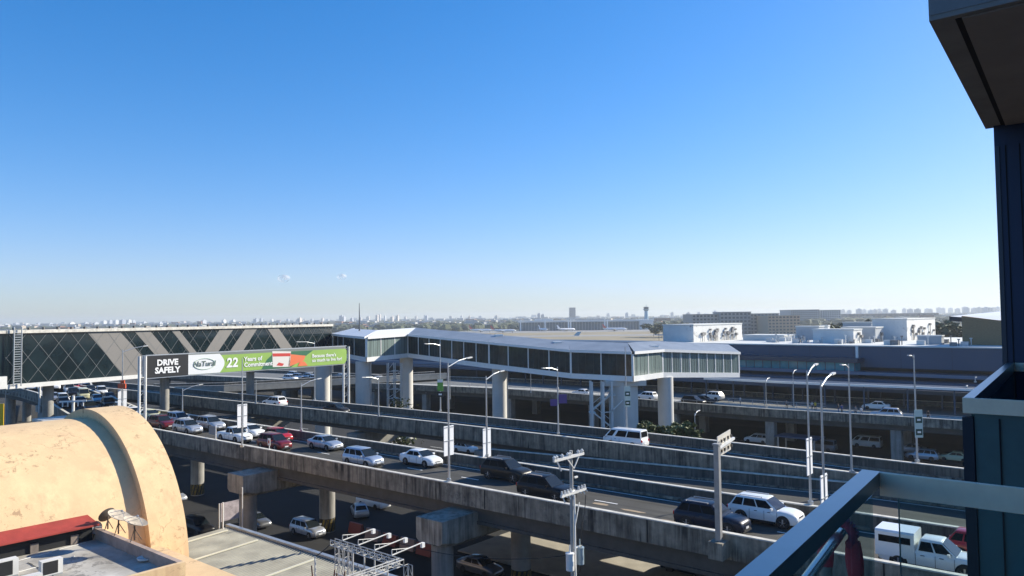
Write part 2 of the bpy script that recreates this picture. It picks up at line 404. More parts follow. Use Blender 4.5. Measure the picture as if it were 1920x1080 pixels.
for s, lb in ((-135,'farthest left'),(-110,'second from the left'),(-84,'third from the left, beside the red cars'),(-60,'fourth from the left'),(-36,'fifth from the left, below the white van'),(-12,'rightmost')):
    pt = min(range(len(PC)), key=lambda i: abs(PC[i][0]*SV.x+PC[i][1]*SV.y-s)); tt = PC[pt][0]*NV.x+PC[pt][1]*NV.y
    root = thing('ramp_pier', 'grey concrete pier of the ramp viaduct, '+lb, 'pier', st(s, tt, 0), SANG, group='piers of the ramp viaduct')
    mb = MB(); mb.loft([[(-1.1,y,7.2),(1.1,y,7.2),(1.1,y,5.9-k),(-1.1,y,5.9-k)] for y, k in ((-.4,-.5),(1.5,.5),(6.2,.5),(8.1,-.5))]); child(mb, 'cap_beam', PIER, root)
    mb = MB(); mb.box((0,3.9,2.85), (1.5,2.6,5.7)); child(mb, 'column', PIER, root)
# left branch flyover E
E_near = [(-150,186),(-128,172),(-112,163),(-101,154),(-93,146)]
E_near = [tuple(atz(x,y,10).xy) for x,y in ((-160,700),(-60,712),(0,721),(36,727),(69,736),(82,744))]
vE, PE, _ = viaduct('road_viaduct', 'curving flyover deck joining at the far left under the diamond clad footbridge', E_near, 9.0, ZA, under=1.3, facedown=.9, step=8)
mb = MB()
for i in range(len(PE)-1):
    a = Vector(PE[i]); b = Vector(PE[i+1]); n = 6
    for k in range(n):
        c = a.lerp(b, (k+.5)/n); d = (b-a).normalized(); q = Vector((d.y, -d.x))
        MB().tube((c.x+q.x*.0, c.y+q.y*.0, 8.55), (c.x+q.x*.05, c.y+q.y*.05, 8.55), .28, n=8).build('weep_hole', DARK, vE)
for i, (x, y) in enumerate(((20,800),(50,790),(98,770),(105,752))):
    p = atz(x, y, 0) if i < 2 else Vector((-86+8*(i-2), 141-12*(i-2), 0))
    root = thing('flyover_pier', ['round flyover pier at the left edge','sunlit flyover pier second from the left','flyover pier third from the left under the jam','flyover pier under the jam beside the barrel roof'][i], 'pier', (p.x, p.y, 0), SANG, group='piers of the left flyover')
    mb = MB(); mb.tube((0,0,0),(0,0,7), .9, n=16); child(mb, 'column', PIER, root, 60)
    mb = MB(); mb.box((0,0,7.3), (2.2,6,1.2)); child(mb, 'cap_beam', PIER, root)

# D: departure road viaduct in front of terminal
D_near = [(-150,262),(-90,222),(-50,197),(-22,182),(-1.5,170),(15.6,155),(29.4,140.5),(43.3,128),(59.3,117),(75,105),(100,84),(130,60)]
vD, PD, _ = viaduct('departure_viaduct', 'long concrete departure road viaduct running in front of the blue grey terminal', D_near, 25.0, lambda p: 6.1, under=.9, step=7, facedown=.5, par=(.9,), deckm=mat('departure deck', (.16,.16,.15), .9, var=.2, scale=.3))
mb = MB()
for dd, ww in ((1.6,.3),(4.9,.15)):
    e = offset(PD, dd); e2 = offset(PD, dd+ww); ribbon(mb, e, e2, [6.106]*len(e), [6.106]*len(e))
mb.build('lane_marking', PAINT, vD)
mb = MB(); e = offset(PD, 6.8); e2 = offset(PD, 9.4); strip_box(mb, e, e2, [6.104]*len(e), [6.25]*len(e)); mb.build('kerb_island', mat('island paving', (.40,.39,.35), .9, var=.1, scale=.5), vD)
D2 = resample(D_near, 12.0)
for i, p in enumerate(offset(D2, 1.5)):
    if i < 4: continue
    root = thing('deck_column', 'plain concrete column under the departure viaduct', 'column', (p[0], p[1], 0), SANG, group='columns under the departure viaduct')
    mb = MB(); mb.box((0,0,2.6), (1.5,1.5,5.2)); child(mb, 'column_shaft', PIER, root)
    q = offset(D2, 12)[i]; root = thing('deck_column', 'plain concrete column under the departure viaduct', 'column', (q[0], q[1], 0), SANG, group='columns under the departure viaduct')
    mb = MB(); mb.box((0,0,2.6), (1.5,1.5,5.2)); child(mb, 'column_shaft', PIER, root)
# F: rising ramp at centre left
F = [tuple(atz(x,y,z).xy) for x,y,z in ((262,727,8.),(420,724,8.),(600,706,9))]
vF, _, _ = viaduct('access_ramp', 'pale concrete ramp rising behind the green advertising banner', [F[0], F[1], F[2], (F[2][0]+30, F[2][1]+18)], 8, lambda p: 7.2, side_mat=mat('pale ramp concrete', (.36,.34,.29), .9, var=.25, scale=.5), step=12, under=.7)
for k, (x, y) in enumerate(((300,745),(425,745),(520,735))):
    p = atz(x, y, 3); root = thing('ramp_pier', ['left','middle','right'][k]+' dark pier under the pale ramp behind the advertising banner', 'pier', (p.x+3, p.y+4, 0), SANG)
    mb = MB(); mb.box((0,0,3), (1.4,3,6.2)); child(mb, 'column', PIER, root)

# ================================================================== CARS
CP = {}
def paint(name, col, metal=.0, rough=.32):
    return mat('car paint '+name, col, rough, metal, coat=.16 if name in ('black','navy','brown grey') else .6, spec=.15 if name in ('black','navy','brown grey') else .3)
PC_ = dict(white=paint('white', (.78,.78,.76)), silver=paint('silver', (.48,.50,.53), .55), grey=paint('grey', (.16,.165,.17), .5),
           black=paint('black', (.012,.012,.014)), navy=paint('navy', (.012,.018,.035)), red=paint('red', (.40,.012,.014)), darkred=paint('dark red', (.16,.012,.014), .2),
           brown=paint('brown grey', (.026,.025,.022), .2), cream=paint('cream', (.62,.60,.38)), blue=paint('blue', (.02,.10,.30)), skyblue=paint('ice blue', (.42,.47,.55), .5))
CARGLASS = mat('car glass', (.008,.010,.012), .3, 0, spec=.03)
WSCR = mat('windscreen glass', (.012,.017,.02), .06, 0, spec=.45)
LAMPW = mat('headlamp glass', (.75,.77,.78), .1, .2, spec=.8)
LAMPR = mat('tail lamp red', (.40,.01,.01), .2)
CHROME = mat('wheel alloy', (.55,.56,.58), .3, .8)
PLATE = mat('number plate', (.7,.7,.68), .5)
SPECS = {
 # L,W,H, belt, hood z, (xr base,xf base), (xr roof,xf roof), wheel r, kind
 'sedan': dict(L=4.55,W=1.74,H=1.47,belt=.95,hood=.86,trunk=.98,gb=(-1.75,1.05),gr=(-1.05,.25),wr=.31,ax=(-1.32,1.32),gc=.17),
 'suv':   dict(L=4.75,W=1.84,H=1.76,belt=1.10,hood=1.05,trunk=1.10,gb=(-2.22,1.10),gr=(-1.80,.32),wr=.38,ax=(-1.38,1.45),gc=.24,rails=1),
 'mpv':   dict(L=4.5,W=1.75,H=1.69,belt=1.02,hood=.98,trunk=1.02,gb=(-2.1,1.25),gr=(-1.8,.45),wr=.32,ax=(-1.35,1.4),gc=.20),
 'hatch': dict(L=3.9,W=1.68,H=1.52,belt=.95,hood=.90,trunk=.95,gb=(-1.85,1.0),gr=(-1.45,.25),wr=.30,ax=(-1.2,1.25),gc=.17),
 'van':   dict(L=4.85,W=1.75,H=2.0,belt=1.12,hood=1.05,trunk=1.12,gb=(-2.35,2.15),gr=(-2.25,1.35),wr=.33,ax=(-1.35,1.35),gc=.20),
 'pickup':dict(L=5.2,W=1.82,H=1.78,belt=1.10,hood=1.08,trunk=1.05,gb=(-.7,1.25),gr=(-.5,.55),wr=.38,ax=(-1.55,1.6),gc=.26),
}
def lerp3(a,b,t): return tuple(a[i]+(b[i]-a[i])*t for i in range(3))
def car_parts(kind):
    if kind in CP: return CP[kind]
    S = SPECS[kind]; L, W, Ht, belt, wr = S['L'], S['W'], S['H'], S['belt'], S['wr']; hw = W/2; gc = S['gc']
    parts = []
    xr, xf = -L/2, L/2; gb, gr = S['gb'], S['gr']
    # body loft
    stn = []
    prof = [(xr, gc+.22, S['trunk']-.25, .86), (xr+.07, gc+.10, S['trunk']-.03, .95), (xr+.35, gc+.03, S['trunk'], .985), (gb[0]+.05, gc, max(S['trunk'],belt-.01), 1.0),
            (gb[0]+.4 if gb[0]+.4 < gb[1]-.6 else gb[0]+.2, gc, belt, 1.0), (gb[1]-.5, gc, belt, 1.0), (gb[1]+.02, gc, belt-.02, .995), (gb[1]+(xf-gb[1])*.5, gc, S['hood']-.01, .98), (xf-.32, gc+.02, S['hood']-.09, .95), (xf-.10, gc+.05, S['hood']-.20, .88), (xf-.01, gc+.12, S['hood']-.38, .76)]
    prof = sorted(prof, key=lambda p: p[0]); rings = []
    for x, zl, zt, k in prof:
        w = hw*k; zm = (zl+zt)/2
        half = [(w*.80, zl), (w*.97, zl+.06), (w, zm-.05), (w*.985, zm+.12), (w*.955, zt-.07), (w*.86, zt), (w*.45, zt+.025)]
        rings.append([(x, y, z) for y, z in half] + [(x, -y, z) for y, z in half[::-1]])
    mb = MB(); mb.loft(rings); parts.append(('body', mb.mesh('car_body_'+kind, BLACK, 58), 'paint'))
    # cabin shell
    wb, wt = hw*.90, hw*.72 if kind not in ('van',) else hw*.80
    zr = Ht; zb = belt-.02
    B = [(gb[0], wb), (gb[1], wb)]; T = [(gr[0], wt), (gr[1], wt)]
    b00 = (gb[0],-wb,zb); b10 = (gb[1],-wb,zb); b11 = (gb[1],wb,zb); b01 = (gb[0],wb,zb)
    z2 = zr-.07
    t00 = (gr[0],-wt,z2); t10 = (gr[1],-wt,z2); t11 = (gr[1],wt,z2); t01 = (gr[0],wt,z2)
    mb = MB()
    i = .12
    top = [(gr[0]+i,-wt+i,zr),(gr[1]-i,-wt+i,zr),(gr[1]-i,wt-i,zr),(gr[0]+i,wt-i,zr)]
    mid = [(gr[0]+.02,-wt+.04,zr-.03),(gr[1]-.02,-wt+.04,zr-.03),(gr[1]-.02,wt-.04,zr-.03),(gr[0]+.02,wt-.04,zr-.03)]
    mb.loft([[b00,b10,b11,b01],[t00,t10,t11,t01],mid,top]); 
    cm_ = mb.mesh('car_cabin_'+kind, BLACK, 50); bm = bmesh.new(); bm.from_mesh(cm_)
    es = [e for e in bm.edges if e.calc_length() > .02 and (e.verts[0].co.z > zb+.02 or e.verts[1].co.z > zb+.02)]
    bmesh.ops.bevel(bm, geom=es, offset=.045, segments=2, affect='EDGES', clamp_overlap=True); bm.to_mesh(cm_); bm.free()
    for pf in cm_.polygons: pf.use_smooth = True
    cm_.set_sharp_from_angle(angle=radians(62)); parts.append(('cabin_shell', cm_, 'paint'))
    def pane(q, u0, u1, v0, v1, sh0=0, sh1=0):
        A_, B_, C_, D_ = q  # A bottom-left, B bottom-right, C top-right, D top-left
        P = []
        for u, v in ((u0,v0),(u1,v0),(u1+sh1,v1),(u0+sh0,v1)):
            P.append(Vector(lerp3(lerp3(A_,B_,u), lerp3(D_,C_,u), v)))
        n = (P[1]-P[0]).cross(P[3]-P[0]).normalized()
        return [p + n*.012 for p in P], [p - n*.02 for p in P]
    def addpane(nm, q, *a, flip=False):
        o_, i_ = pane(q, *a); mb = MB()
        if flip: pass
        gm_ = WSCR if nm == 'windscreen' else CARGLASS; mb.hexa(i_ + o_); parts.append((nm, mb.mesh('car_'+nm, gm_), gm_))
    addpane('windscreen', (b10,b11,t11,t10), .015,.985,.04,.985)
    addpane('rear_window', (b01,b00,t00,t01), .08,.92,.22 if kind!='sedan' else .08,.90)
    if kind == 'van': spans = ((.02,.40),(.43,.72),(.80,.96))
    elif kind == 'pickup': spans = ((.06,.46),(.51,.93))
    elif kind == 'sedan': spans = ((.14,.50),(.53,.88))
    else: spans = ((.04,.26),(.29,.58),(.61,.93))
    for a, b in spans:
        addpane('side_window', (b00,b10,t10,t00), a,b,.12,.88)
        addpane('side_window', (b11,b01,t01,t11), 1-b,1-a,.12,.88)
    # wheels
    for x in S['ax']:
        for sgn in (-1, 1):
            mb = MB(); mb.tube((x, sgn*(hw-.20), wr+.02), (x, sgn*(hw+.004), wr+.02), wr*1.2, n=20); parts.append(('wheel_arch', mb.mesh('arch', DARK), DARK))
            mb = MB(); y0, y1 = sgn*(hw-.22), sgn*(hw+.022)
            rr = [(wr*.93, y0), (wr, y0+sgn*.03), (wr, y1-sgn*.03), (wr*.93, y1), (wr*.62, y1+sgn*.002)]
            mb.loft([[(x+r*cos(2*pi*k/20), y, wr+r*sin(2*pi*k/20)) for k in range(20)] for r, y in rr]); parts.append(('wheel', mb.mesh('tyre', BLACK, 40), BLACK))
            mb = MB(); mb.tube((x, y1-sgn*.01, wr), (x, y1+sgn*.006, wr), wr*.16, n=8)
            for k in range(5):
                a = 2*pi*k/5+.3; mb.bar((x+cos(a)*wr*.1, y1+sgn*.006, wr+sin(a)*wr*.1), (x+cos(a)*wr*.62, y1+sgn*.006, wr+sin(a)*wr*.62), wr*.24, .012)
            parts.append(('rim', mb.mesh('rim', CHROME), CHROME))
    # lamps, grille, bumper, plate, mirrors, handles
    hz = S['hood']
    for sgn in (-1, 1):
        mb = MB(); y = sgn*hw*.66
        mb.hexa([(xf-.26, y-sgn*.20, hz-.34), (xf-.02, y-sgn*.20, hz-.36), (xf-.17, y+sgn*.14, hz-.33), (xf-.42, y+sgn*.17, hz-.33),
                 (xf-.26, y-sgn*.20, hz-.19), (xf-.07, y-sgn*.20, hz-.26), (xf-.20, y+sgn*.12, hz-.20), (xf-.42, y+sgn*.165, hz-.20)])
        parts.append(('headlight', mb.mesh('headlight', LAMPW), LAMPW))
        mb = MB(); mb.box((xr+.05, sgn*hw*.80, S['trunk']-.20), (.12, .20, .24 if kind!='sedan' else .15)); parts.append(('tail_light', mb.mesh('tail', LAMPR), LAMPR))
        mb = MB(); mb.box((gb[1]-.35, sgn*(hw+.09), belt+.07), (.14,.22,.15)); parts.append(('wing_mirror', mb.mesh('mirror', BLACK), 'paint'))
        for x in ((-.35,.55) if kind != 'van' else (.75,)):
            mb = MB(); mb.box((x, sgn*(hw+.004), belt-.16), (.20,.02,.035)); parts.append(('door_handle', mb.mesh('handle', BLACK), 'paint' if kind=='sedan' else BLACK))
    mb = MB(); mb.box((xf-.045, 0, hz-.33), (.06, W*.42, .13)); mb.box((xf+.0, 0, gc+.14), (.06, W*.56, .12)); parts.append(('grille', mb.mesh('grille', DARK), DARK))
    mb = MB(); mb.box((xf+.012, 0, gc+.27), (.03, .42, .12)); mb.box((xr-.012, 0, gc+.35), (.03,.42,.12)); parts.append(('number_plate', mb.mesh('plate', PLATE), PLATE))
    # door seams
    mb = MB()
    for x in ((-.78,.22,1.08) if kind not in ('van','pickup') else ((.25,1.25) if kind == 'van' else (-.7,.25,1.15))):
        for sgn in (-1,1): mb.box((x, sgn*(hw*.998), (belt+gc)/2+.02), (.018,.012,(belt-gc)-.22))
    parts.append(('door_seam', mb.mesh('seam', DARK), DARK))
    mb = MB(); x0_, x1_ = S['ax'][0]+wr*1.25, S['ax'][1]-wr*1.25
    for sgn in (-1,1): mb.box(((x0_+x1_)/2, sgn*(hw*.985), gc+.07), (x1_-x0_, .05, .13))
    parts.append(('sill_trim', mb.mesh('sill', DARK), DARK))
    mb = MB(); mb.box((xf-.03,0,gc+.06),(.10,W*.70,.10)); mb.box((xr+.03,0,gc+.09),(.10,W*.74,.14)); parts.append(('bumper_trim', mb.mesh('bumper', DARK), DARK))
    if S.get('rails'):
        for sgn in (-1,1):
            mb = MB(); mb.bar((gr[0]+.25, sgn*(wt-.08), zr+.045), (gr[1]-.3, sgn*(wt-.08), zr+.045), .035, .035)
            for x in (gr[0]+.28, gr[1]-.33): mb.box((x, sgn*(wt-.08), zr+.0), (.06,.035,.08))
            parts.append(('roof_rail', mb.mesh('rail', CHROME), CHROME))
    CP[kind] = parts; return parts
CARN = {'sedan':'sedan_car','suv':'suv_car','mpv':'minivan_car','hatch':'hatchback_car','van':'passenger_van','pickup':'pickup_truck'}
CATN = {'sedan':'car','suv':'car','mpv':'car','hatch':'car','van':'van','pickup':'pickup truck'}
TINY = {'body','cabin_shell','windscreen','rear_window','side_window','wheel','headlight'}
def car(kind, color, p, ang, label, group, tiny=False):
    root = thing(CARN[kind], label, CATN[kind], p, ang, group)
    wheel = None; parent = root
    for nm, me, m in car_parts(kind):
        if tiny and nm not in TINY: continue
        o = bpy.data.objects.new(nm, me); COL.objects.link(o); o.parent = root
        if nm == 'rim': o.parent = wheel
        if nm == 'wheel': wheel = o
        if m == 'paint':
            o.material_slots[0].link = 'OBJECT'; o.material_slots[0].material = PC_[color]
    return root
GA = 'vehicles on the nearest viaduct'; FW = SANG; BK = SANG + pi
def onA(kind, color, s, t, label, ang=None, g=GA): return car(kind, color, st(s, t, 9.01), FW if ang is None else ang, label, g)
def pxs(px, py, t, z=9): 
    p = att(px, py, t); return p.x*SV.x + p.y*SV.y
onA('sedan','white', pxs(790,862,50.1), 50.1, 'white sedan on the nearest viaduct just left of the tall lamp post')
onA('sedan','silver', pxs(610,836,50.1), 50.1, 'silver sedan on the nearest viaduct right of the two red cars')
onA('mpv','skyblue', pxs(681,860,46.6), 46.6, 'bluish silver minivan in the near lane between the two sedans')
onA('suv','brown', pxs(950,885,50.1), 50.1, 'dark grey brown SUV directly ahead of the black one, behind it the white sedan')
onA('suv','black', pxs(1025,917,46.7), 46.7, 'glossy black SUV on the nearest viaduct beside the utility pole')
onA('suv','navy', pxs(1335,972,46.4), 46.4, 'black SUV with chrome front bars seen behind the sign post')
onA('suv','white', pxs(1436,965,50.0), 50.0, 'large white SUV in the far lane next to the balcony railing')
onA('mpv','darkred', pxs(515,828,46.8), 46.8, 'dark red car nearest the near parapet, in front of the brighter red one')
onA('hatch','red', pxs(522,815,50.1), 50.1, 'bright red car half hidden behind the dark red car')
onA('pickup','white', pxs(440,816,46.8), 46.8, 'white pickup truck behind the dark red car in the near lane')
onA('sedan','white', pxs(470,804,50.1), 50.1, 'white sedan beside the white banner pole, behind the bright red car')
onA('suv','silver', pxs(395,798,50.1), 50.1, 'silver SUV with a dark roof between the white banner pole and the billboard post')
onA('suv','silver', pxs(352,804,46.8), 46.8, 'silver SUV in the near lane directly behind the small sign plate')
onA('mpv','white', pxs(335,786,50.1), 50.1, 'white minivan behind the silver SUVs, right of the billboard post')
onA('suv','darkred', pxs(303,794,46.8), 46.8, 'maroon SUV just right of the left billboard post')
onA('sedan','cream', pxs(282,776,50.1), 50.1, 'cream sedan partly hidden by the left billboard post')
# boxed truck
pt = st(pxs(1750,1040,46.2), 46.2, 9.01)
root = thing('box_truck', 'white pickup with a tall windowed passenger box seen through the balcony glass', 'truck', pt, FW)
tk = []
for nm, me, m in car_parts('pickup'):
    if nm == 'rear_window': continue
    o = bpy.data.objects.new(nm, me); COL.objects.link(o); o.parent = root
    if nm == 'rim': o.parent = tk[-1]
    if nm == 'wheel': tk.append(o)
    if m == 'paint': o.material_slots[0].link = 'OBJECT'; o.material_slots[0].material = PC_['white']
mb = MB(); hw = .93
def rbox(x0,x1,y0,y1,z0,z1,r=.1):
    return [[(x,y0,z0),(x,y1,z0),(x,y1,z1-r),(x,y1-r,z1),(x,y0+r,z1),(x,y0,z1-r)] for x in (x0,x1)]
mb.loft(rbox(-2.70,-.74,-hw,hw,.62,2.02)); box = child(mb, 'passenger_box', PC_['white'], root)
mb = MB(); mb.box((-1.72,-hw-.006,1.56), (1.6,.012,.36)); mb.box((-1.72,hw+.006,1.56), (1.6,.012,.36)); child(mb, 'side_window', CARGLASS, box)
mb = MB(); mb.box((-2.707,0,1.5), (.012,1.4,.45)); child(mb, 'rear_window', CARGLASS, box)
# red car at right edge
onA('hatch','red', pxs(1850,1015,50.0), 50.0, 'red car cut off by the neighbouring balcony at the right edge')
# C ramp
def onC(kind,color,px,py,label,back,off=4.0):
    best = min(range(1,len(PC)), key=lambda i: abs((lambda q: q)(proj_x(PC[i]) - px)))
    a = Vector(PC[best-1]); b = Vector(PC[best]); pa, pb = proj_x(a), proj_x(b); f = (px-pa)/(pb-pa); c = a.lerp(b, f); d = (b-a).normalized()
    p = Vector((c.x - d.y*off, c.y + d.x*off, 9.01)); 
    # slide so that the offset point is at px
    for _ in range(6):
        e = px - proj_x(p); p.x += d.x*e*.05; p.y += d.y*e*.05
    ang = atan2(d.y, d.x) + (pi if back else 0)
    return car(kind, color, p, ang, label, 'vehicles on the ramp viaduct')
CMi = CM.to_3x3().transposed()
def proj(p):
    q = CMi @ (Vector((p[0], p[1], p[2] if len(p) > 2 else 9.0)) - Vector((0,0,H))); return 960+FPX*q.x/-q.z, 540-FPX*q.y/-q.z
def proj_x(p): return proj((p[0], p[1], 9.0))[0]
onC('van','white',1173,0,'white passenger van on the ramp viaduct heading away to the left',True,3.0)
onC('sedan','black',630,0,'black sedan on the ramp viaduct behind the silver sedan',False,3.6)
onC('suv','white',512,0,'white SUV on the ramp viaduct heading away to the left',True,3.6)
# jam at upper left
def tangA(p):
    i = min(range(1,len(PA)), key=lambda k: hypot(PA[k][0]-p.x, PA[k][1]-p.y)); return atan2(PA[i][1]-PA[i-1][1], PA[i][0]-PA[i-1][0])
jam = [(228,772,'suv','white','white SUV just behind the arched rim, left of the billboard post'),(250,779,'sedan','white','white sedan half hidden by the arched rim'),
 (203,762,'suv','black','black SUV in the jam left of the red topped banner pole'),(168,770,'suv','navy','dark SUV in the jam directly above the arched rim'),(182,752,'sedan','silver','silver blue sedan in the jam behind the dark SUV'),
 (156,745,'van','cream','pale yellow van in the traffic jam'),(137,741,'suv','black','black SUV beside the pale yellow van'),(118,752,'mpv','white','white minivan in the jam left of the dark column'),
 (119,762,'suv','navy','navy SUV nearest the kerb in the jam'),(100,748,'sedan','silver','silver sedan nearest the kerb in the jam'),(88,734,'suv','blue','blue SUV in the jam beside the twin poles'),
 (105,727,'mpv','white','white minivan far back in the jam'),(120,727,'suv','red','small red car far back in the jam'),(145,724,'sedan','grey','grey sedan far back in the jam'),(160,719,'mpv','white','white minivan farthest back under the footbridge'),
 (170,733,'sedan','black','black sedan behind the pale yellow van'),(205,748,'sedan','navy','navy sedan in the far lane of the jam'),(60,728,'pickup','white','white pickup at the left end of the jam'),(45,726,'sedan','silver','silver sedan at the left end of the jam'),
 (129,733,'van','white','white van in the middle of the jam'),(150,757,'sedan','grey','grey sedan in the middle lane of the jam'),(190,738,'suv','white','white SUV in the far lane of the jam'),(143,732,'mpv','red','red minivan in the middle of the jam')]
placed = []
for x, y, k, c, lb in jam:
    p = atz(x, y+3, 9.01)
    a = tangA(p)
    # keep clear of neighbours: slide back along the lane
    for _ in range(30):
        hit = False
        for q in placed:
            d = p - q; al = abs(d.x*cos(a)+d.y*sin(a)); la = abs(-d.x*sin(a)+d.y*cos(a))
            if al < 5.2 and la < 2.1: hit = True
        if not hit: break
        p.x -= .7*cos(a); p.y -= .7*sin(a)
    placed.append(p.copy())
    car(k, c, p, a, lb, 'cars queuing in the jam', tiny=False)
# departure deck and ground cars
def onD(px, kind, color, off, lb, back=False, tiny=True):
    P = offset(PD, off); i = min(range(1,len(P)), key=lambda k: abs(proj((P[k][0],P[k][1],6.1))[0]-px) + (0 if P[k][1] > 0 else 1e5))
    a, b = P[i-1], P[i]; pa, pb = proj((a[0],a[1],6.1))[0], proj((b[0],b[1],6.1))[0]; f = (px-pa)/(pb-pa) if pb != pa else 0
    p = (a[0]+(b[0]-a[0])*f, a[1]+(b[1]-a[1])*f, 6.12)
    car(kind, color, p, atan2(b[1]-a[1], b[0]-a[0])+(pi if back else 0), lb, 'vehicles on the departure viaduct', tiny)
onD(1662,'suv','silver',3.0,'silver SUV by the parapet of the departure viaduct, right of centre',True)
onD(1640,'sedan','white',15,'white sedan at the terminal kerb on the departure viaduct',True)
onD(1335,'suv','white',14,'white SUV under the kerb canopy beside the footbridge end',True)
onD(1300,'suv','black',4.5,'black SUV on the departure viaduct right of the round footbridge column',False)
onD(1318,'sedan','black',8,'black sedan on the departure viaduct close to the railings',False)
onD(1213,'mpv','white',6,'white minivan on the departure viaduct between two footbridge columns',True)
onD(1090,'sedan','white',4,'white sedan on the departure viaduct below the footbridge middle',True)
k = 0
for x, off, c in ((545,5,'white'),(560,10,'silver'),(575,4,'black'),(583,12,'white'),(592,8,'white'),(628,4,'white'),(636,9,'grey'),(645,14,'white'),(660,5,'silver'),(700,6,'black'),(712,11,'white'),(606,15,'blue'),(552,15,'white')):
    k += 1; onD(x, ['sedan','suv','mpv'][k%3], c, off, '%s %s among the cars on the departure road behind the banner, %s row' % (c, ['sedan','SUV','minivan'][k%3], ['front','second','third','back'][int(off)//4 if off<16 else 3]))
def onG(px, py, kind, color, lb, ang=FW, tiny=True): car(kind, color, atz(px, py, .012), ang, lb, 'vehicles at street level', tiny)
onG(577,1003,'mpv','silver','silver minivan at street level under the nearest viaduct beside the striped column',FW,False)
onG(674,966,'sedan','silver','dim silver sedan in the shade right of the striped column',FW+2.6)
onG(700,950,'van','white','dim white van under the viaduct behind the striped column')
onG(325,938,'sedan','silver','silver sedan in the shade right of the arched rim')
onG(370,1000,'suv','black','black SUV in the shade at the corner of the metal roof')
onG(478,986,'sedan','grey','grey sedan in shade right of the portal column')
onG(1290,1075,'suv','black','black SUV at street level at the bottom of the picture')
onG(900,1074,'sedan','grey','grey sedan in the dark at the bottom of the picture')
onG(1625,838,'van','white','white van in the arrivals road under the departure viaduct',BK)
onG(1708,848,'sedan','silver','silver sedan in the arrivals road right of the white van',BK)
onG(1730,862,'suv','silver','silver SUV in the arrivals road nearest the lamp post with signs',BK)
onG(1790,864,'sedan','cream','cream car in the arrivals road near the neighbouring balcony',BK)
onG(1540,845,'van','grey','grey van beside the covered kiosk under the departure viaduct',BK)
onG(1420,830,'mpv','white','white minivan left of the covered kiosk',BK)
onG(1370,835,'sedan','black','black sedan in the arrivals road right of the bushes',BK)
onG(873,848,'suv','white','white SUV at street level seen over the far parapet of the nearest viaduct',FW)
onG(733,824,'sedan','white','white sedan in sunlight under the ramp viaduct',FW)
onG(533,788,'mpv','blue','blue minivan in sunlight under the ramp viaduct',FW)
onG(980,853,'suv','navy','navy SUV at street level behind the dark brown SUV',FW)
onG(497,787,'sedan','white','white sedan under the ramp viaduct left of the blue minivan',FW)

# ================================================================== DIAMOND CLAD FOOTBRIDGE
U0 = Vector((-70.4,104,0)); UD = Vector((.496,.868,0)); UN = Vector((.868,-.496,0))
ZB_, ZT_ = 14.6, 21.7
def uz(px, py):
    d = ray(px, py); n = UN; k = (n.dot(U0))/(n.x*d.x+n.y*d.y); p = d*k; return ((p.x-U0.x)*UD.x+(p.y-U0.y)*UD.y, H+p.z)
ULEN = uz(623, 640)[0]; UL0 = uz(10, 660)[0]
root = thing('clad_footbridge', 'enclosed footbridge clad in dark glass diamonds and grey diagonal bands, upper left', 'footbridge', U0 + UD*ULEN*.5 + Vector((0,0,ZB_)), atan2(UD.y, UD.x))
def W(u, z, off=0): return U0 + UD*u + UN*off + Vector((0,0,z))
mb = MB(); mb.hexa([W(UL0,ZB_), W(ULEN,ZB_), W(ULEN,ZB_,-6), W(UL0,ZB_,-6), W(UL0,ZT_), W(ULEN,ZT_), W(ULEN,ZT_,-6), W(UL0,ZT_,-6)]); mb.build('glass_wall', GLASSD, root)
edges = []
for (x1,y1),(x2,y2) in (((665,185),(915,480)),((905,175),(1075,360)),((1015,172),(1170,350)),((1130,168),(1280,345)),((1290,165),(1430,335)),((1345,160),(1480,330)),((1650,150),(1530,330)),((1750,150),(1630,325)),((1840,145),(1720,320))):
    edges.append((uz(x1/4, 580+y1/4), uz(x2/4, 580+y2/4)))
for (x1,y1),(x2,y2) in (((175,135),(60,315)),((235,130),(350,300)),((320,130),(435,295))):
    edges.append((uz(440+x1/4, 580+y1/4), uz(440+x2/4, 580+y2/4)))
def ue(e, z):
    (ua,za),(ub,zb) = e; return ua + (ub-ua)*(z-za)/(zb-za)
for k in range(0, 12, 2):
    a, b = edges[k], edges[k+1]; off = .03+.006*(k//2)
    mb = MB(); q = [(ue(a,ZB_),ZB_),(ue(b,ZB_),ZB_),(ue(b,ZT_),ZT_),(ue(a,ZT_),ZT_)]
    mb.hexa([W(u,z,.002) for u,z in q]+[W(u,z,off) for u,z in q]); mb.build('grey_band', PANEL, root)
mb = MB(); sp = 2.85; sl = 1.29
for sgn in (1,-1):
    u = -20*sp
    while u < ULEN+20:
        z0, z1 = ZB_, ZT_; ua, ub = u, u+sgn*(z1-z0)/sl
        lo, hi = UL0, ULEN
        # clip
        def zat(x): return z0 + (x-ua)*sgn*sl
        pa, pb = (ua,z0), (ub,z1)
        pts = []
        for p in (pa, pb):
            x = min(hi, max(lo, p[0])); pts.append((x, zat(x)))
        if min(z for _, z in pts) >= z0-.01 and max(z for _, z in pts) <= z1+.01 and abs(pts[0][0]-pts[1][0]) > .2:
            mb.bar(W(pts[0][0],pts[0][1],.02+.004*(sgn>0)), W(pts[1][0],pts[1][1],.02+.004*(sgn>0)), .06, .05)
        u += sp
mb.build('diamond_mullions', mat('grey mullion', (.15,.16,.155), .5), root)
mb = MB(); mb.hexa([W(UL0,ZT_,-6.3), W(ULEN,ZT_,-6.3), W(ULEN,ZT_,.35), W(UL0,ZT_,.35), W(UL0,ZT_+.45,-6.3), W(ULEN,ZT_+.45,-6.3), W(ULEN,ZT_+.45,.35), W(UL0,ZT_+.45,.35)]); mb.build('roof_edge', CONCL, root)
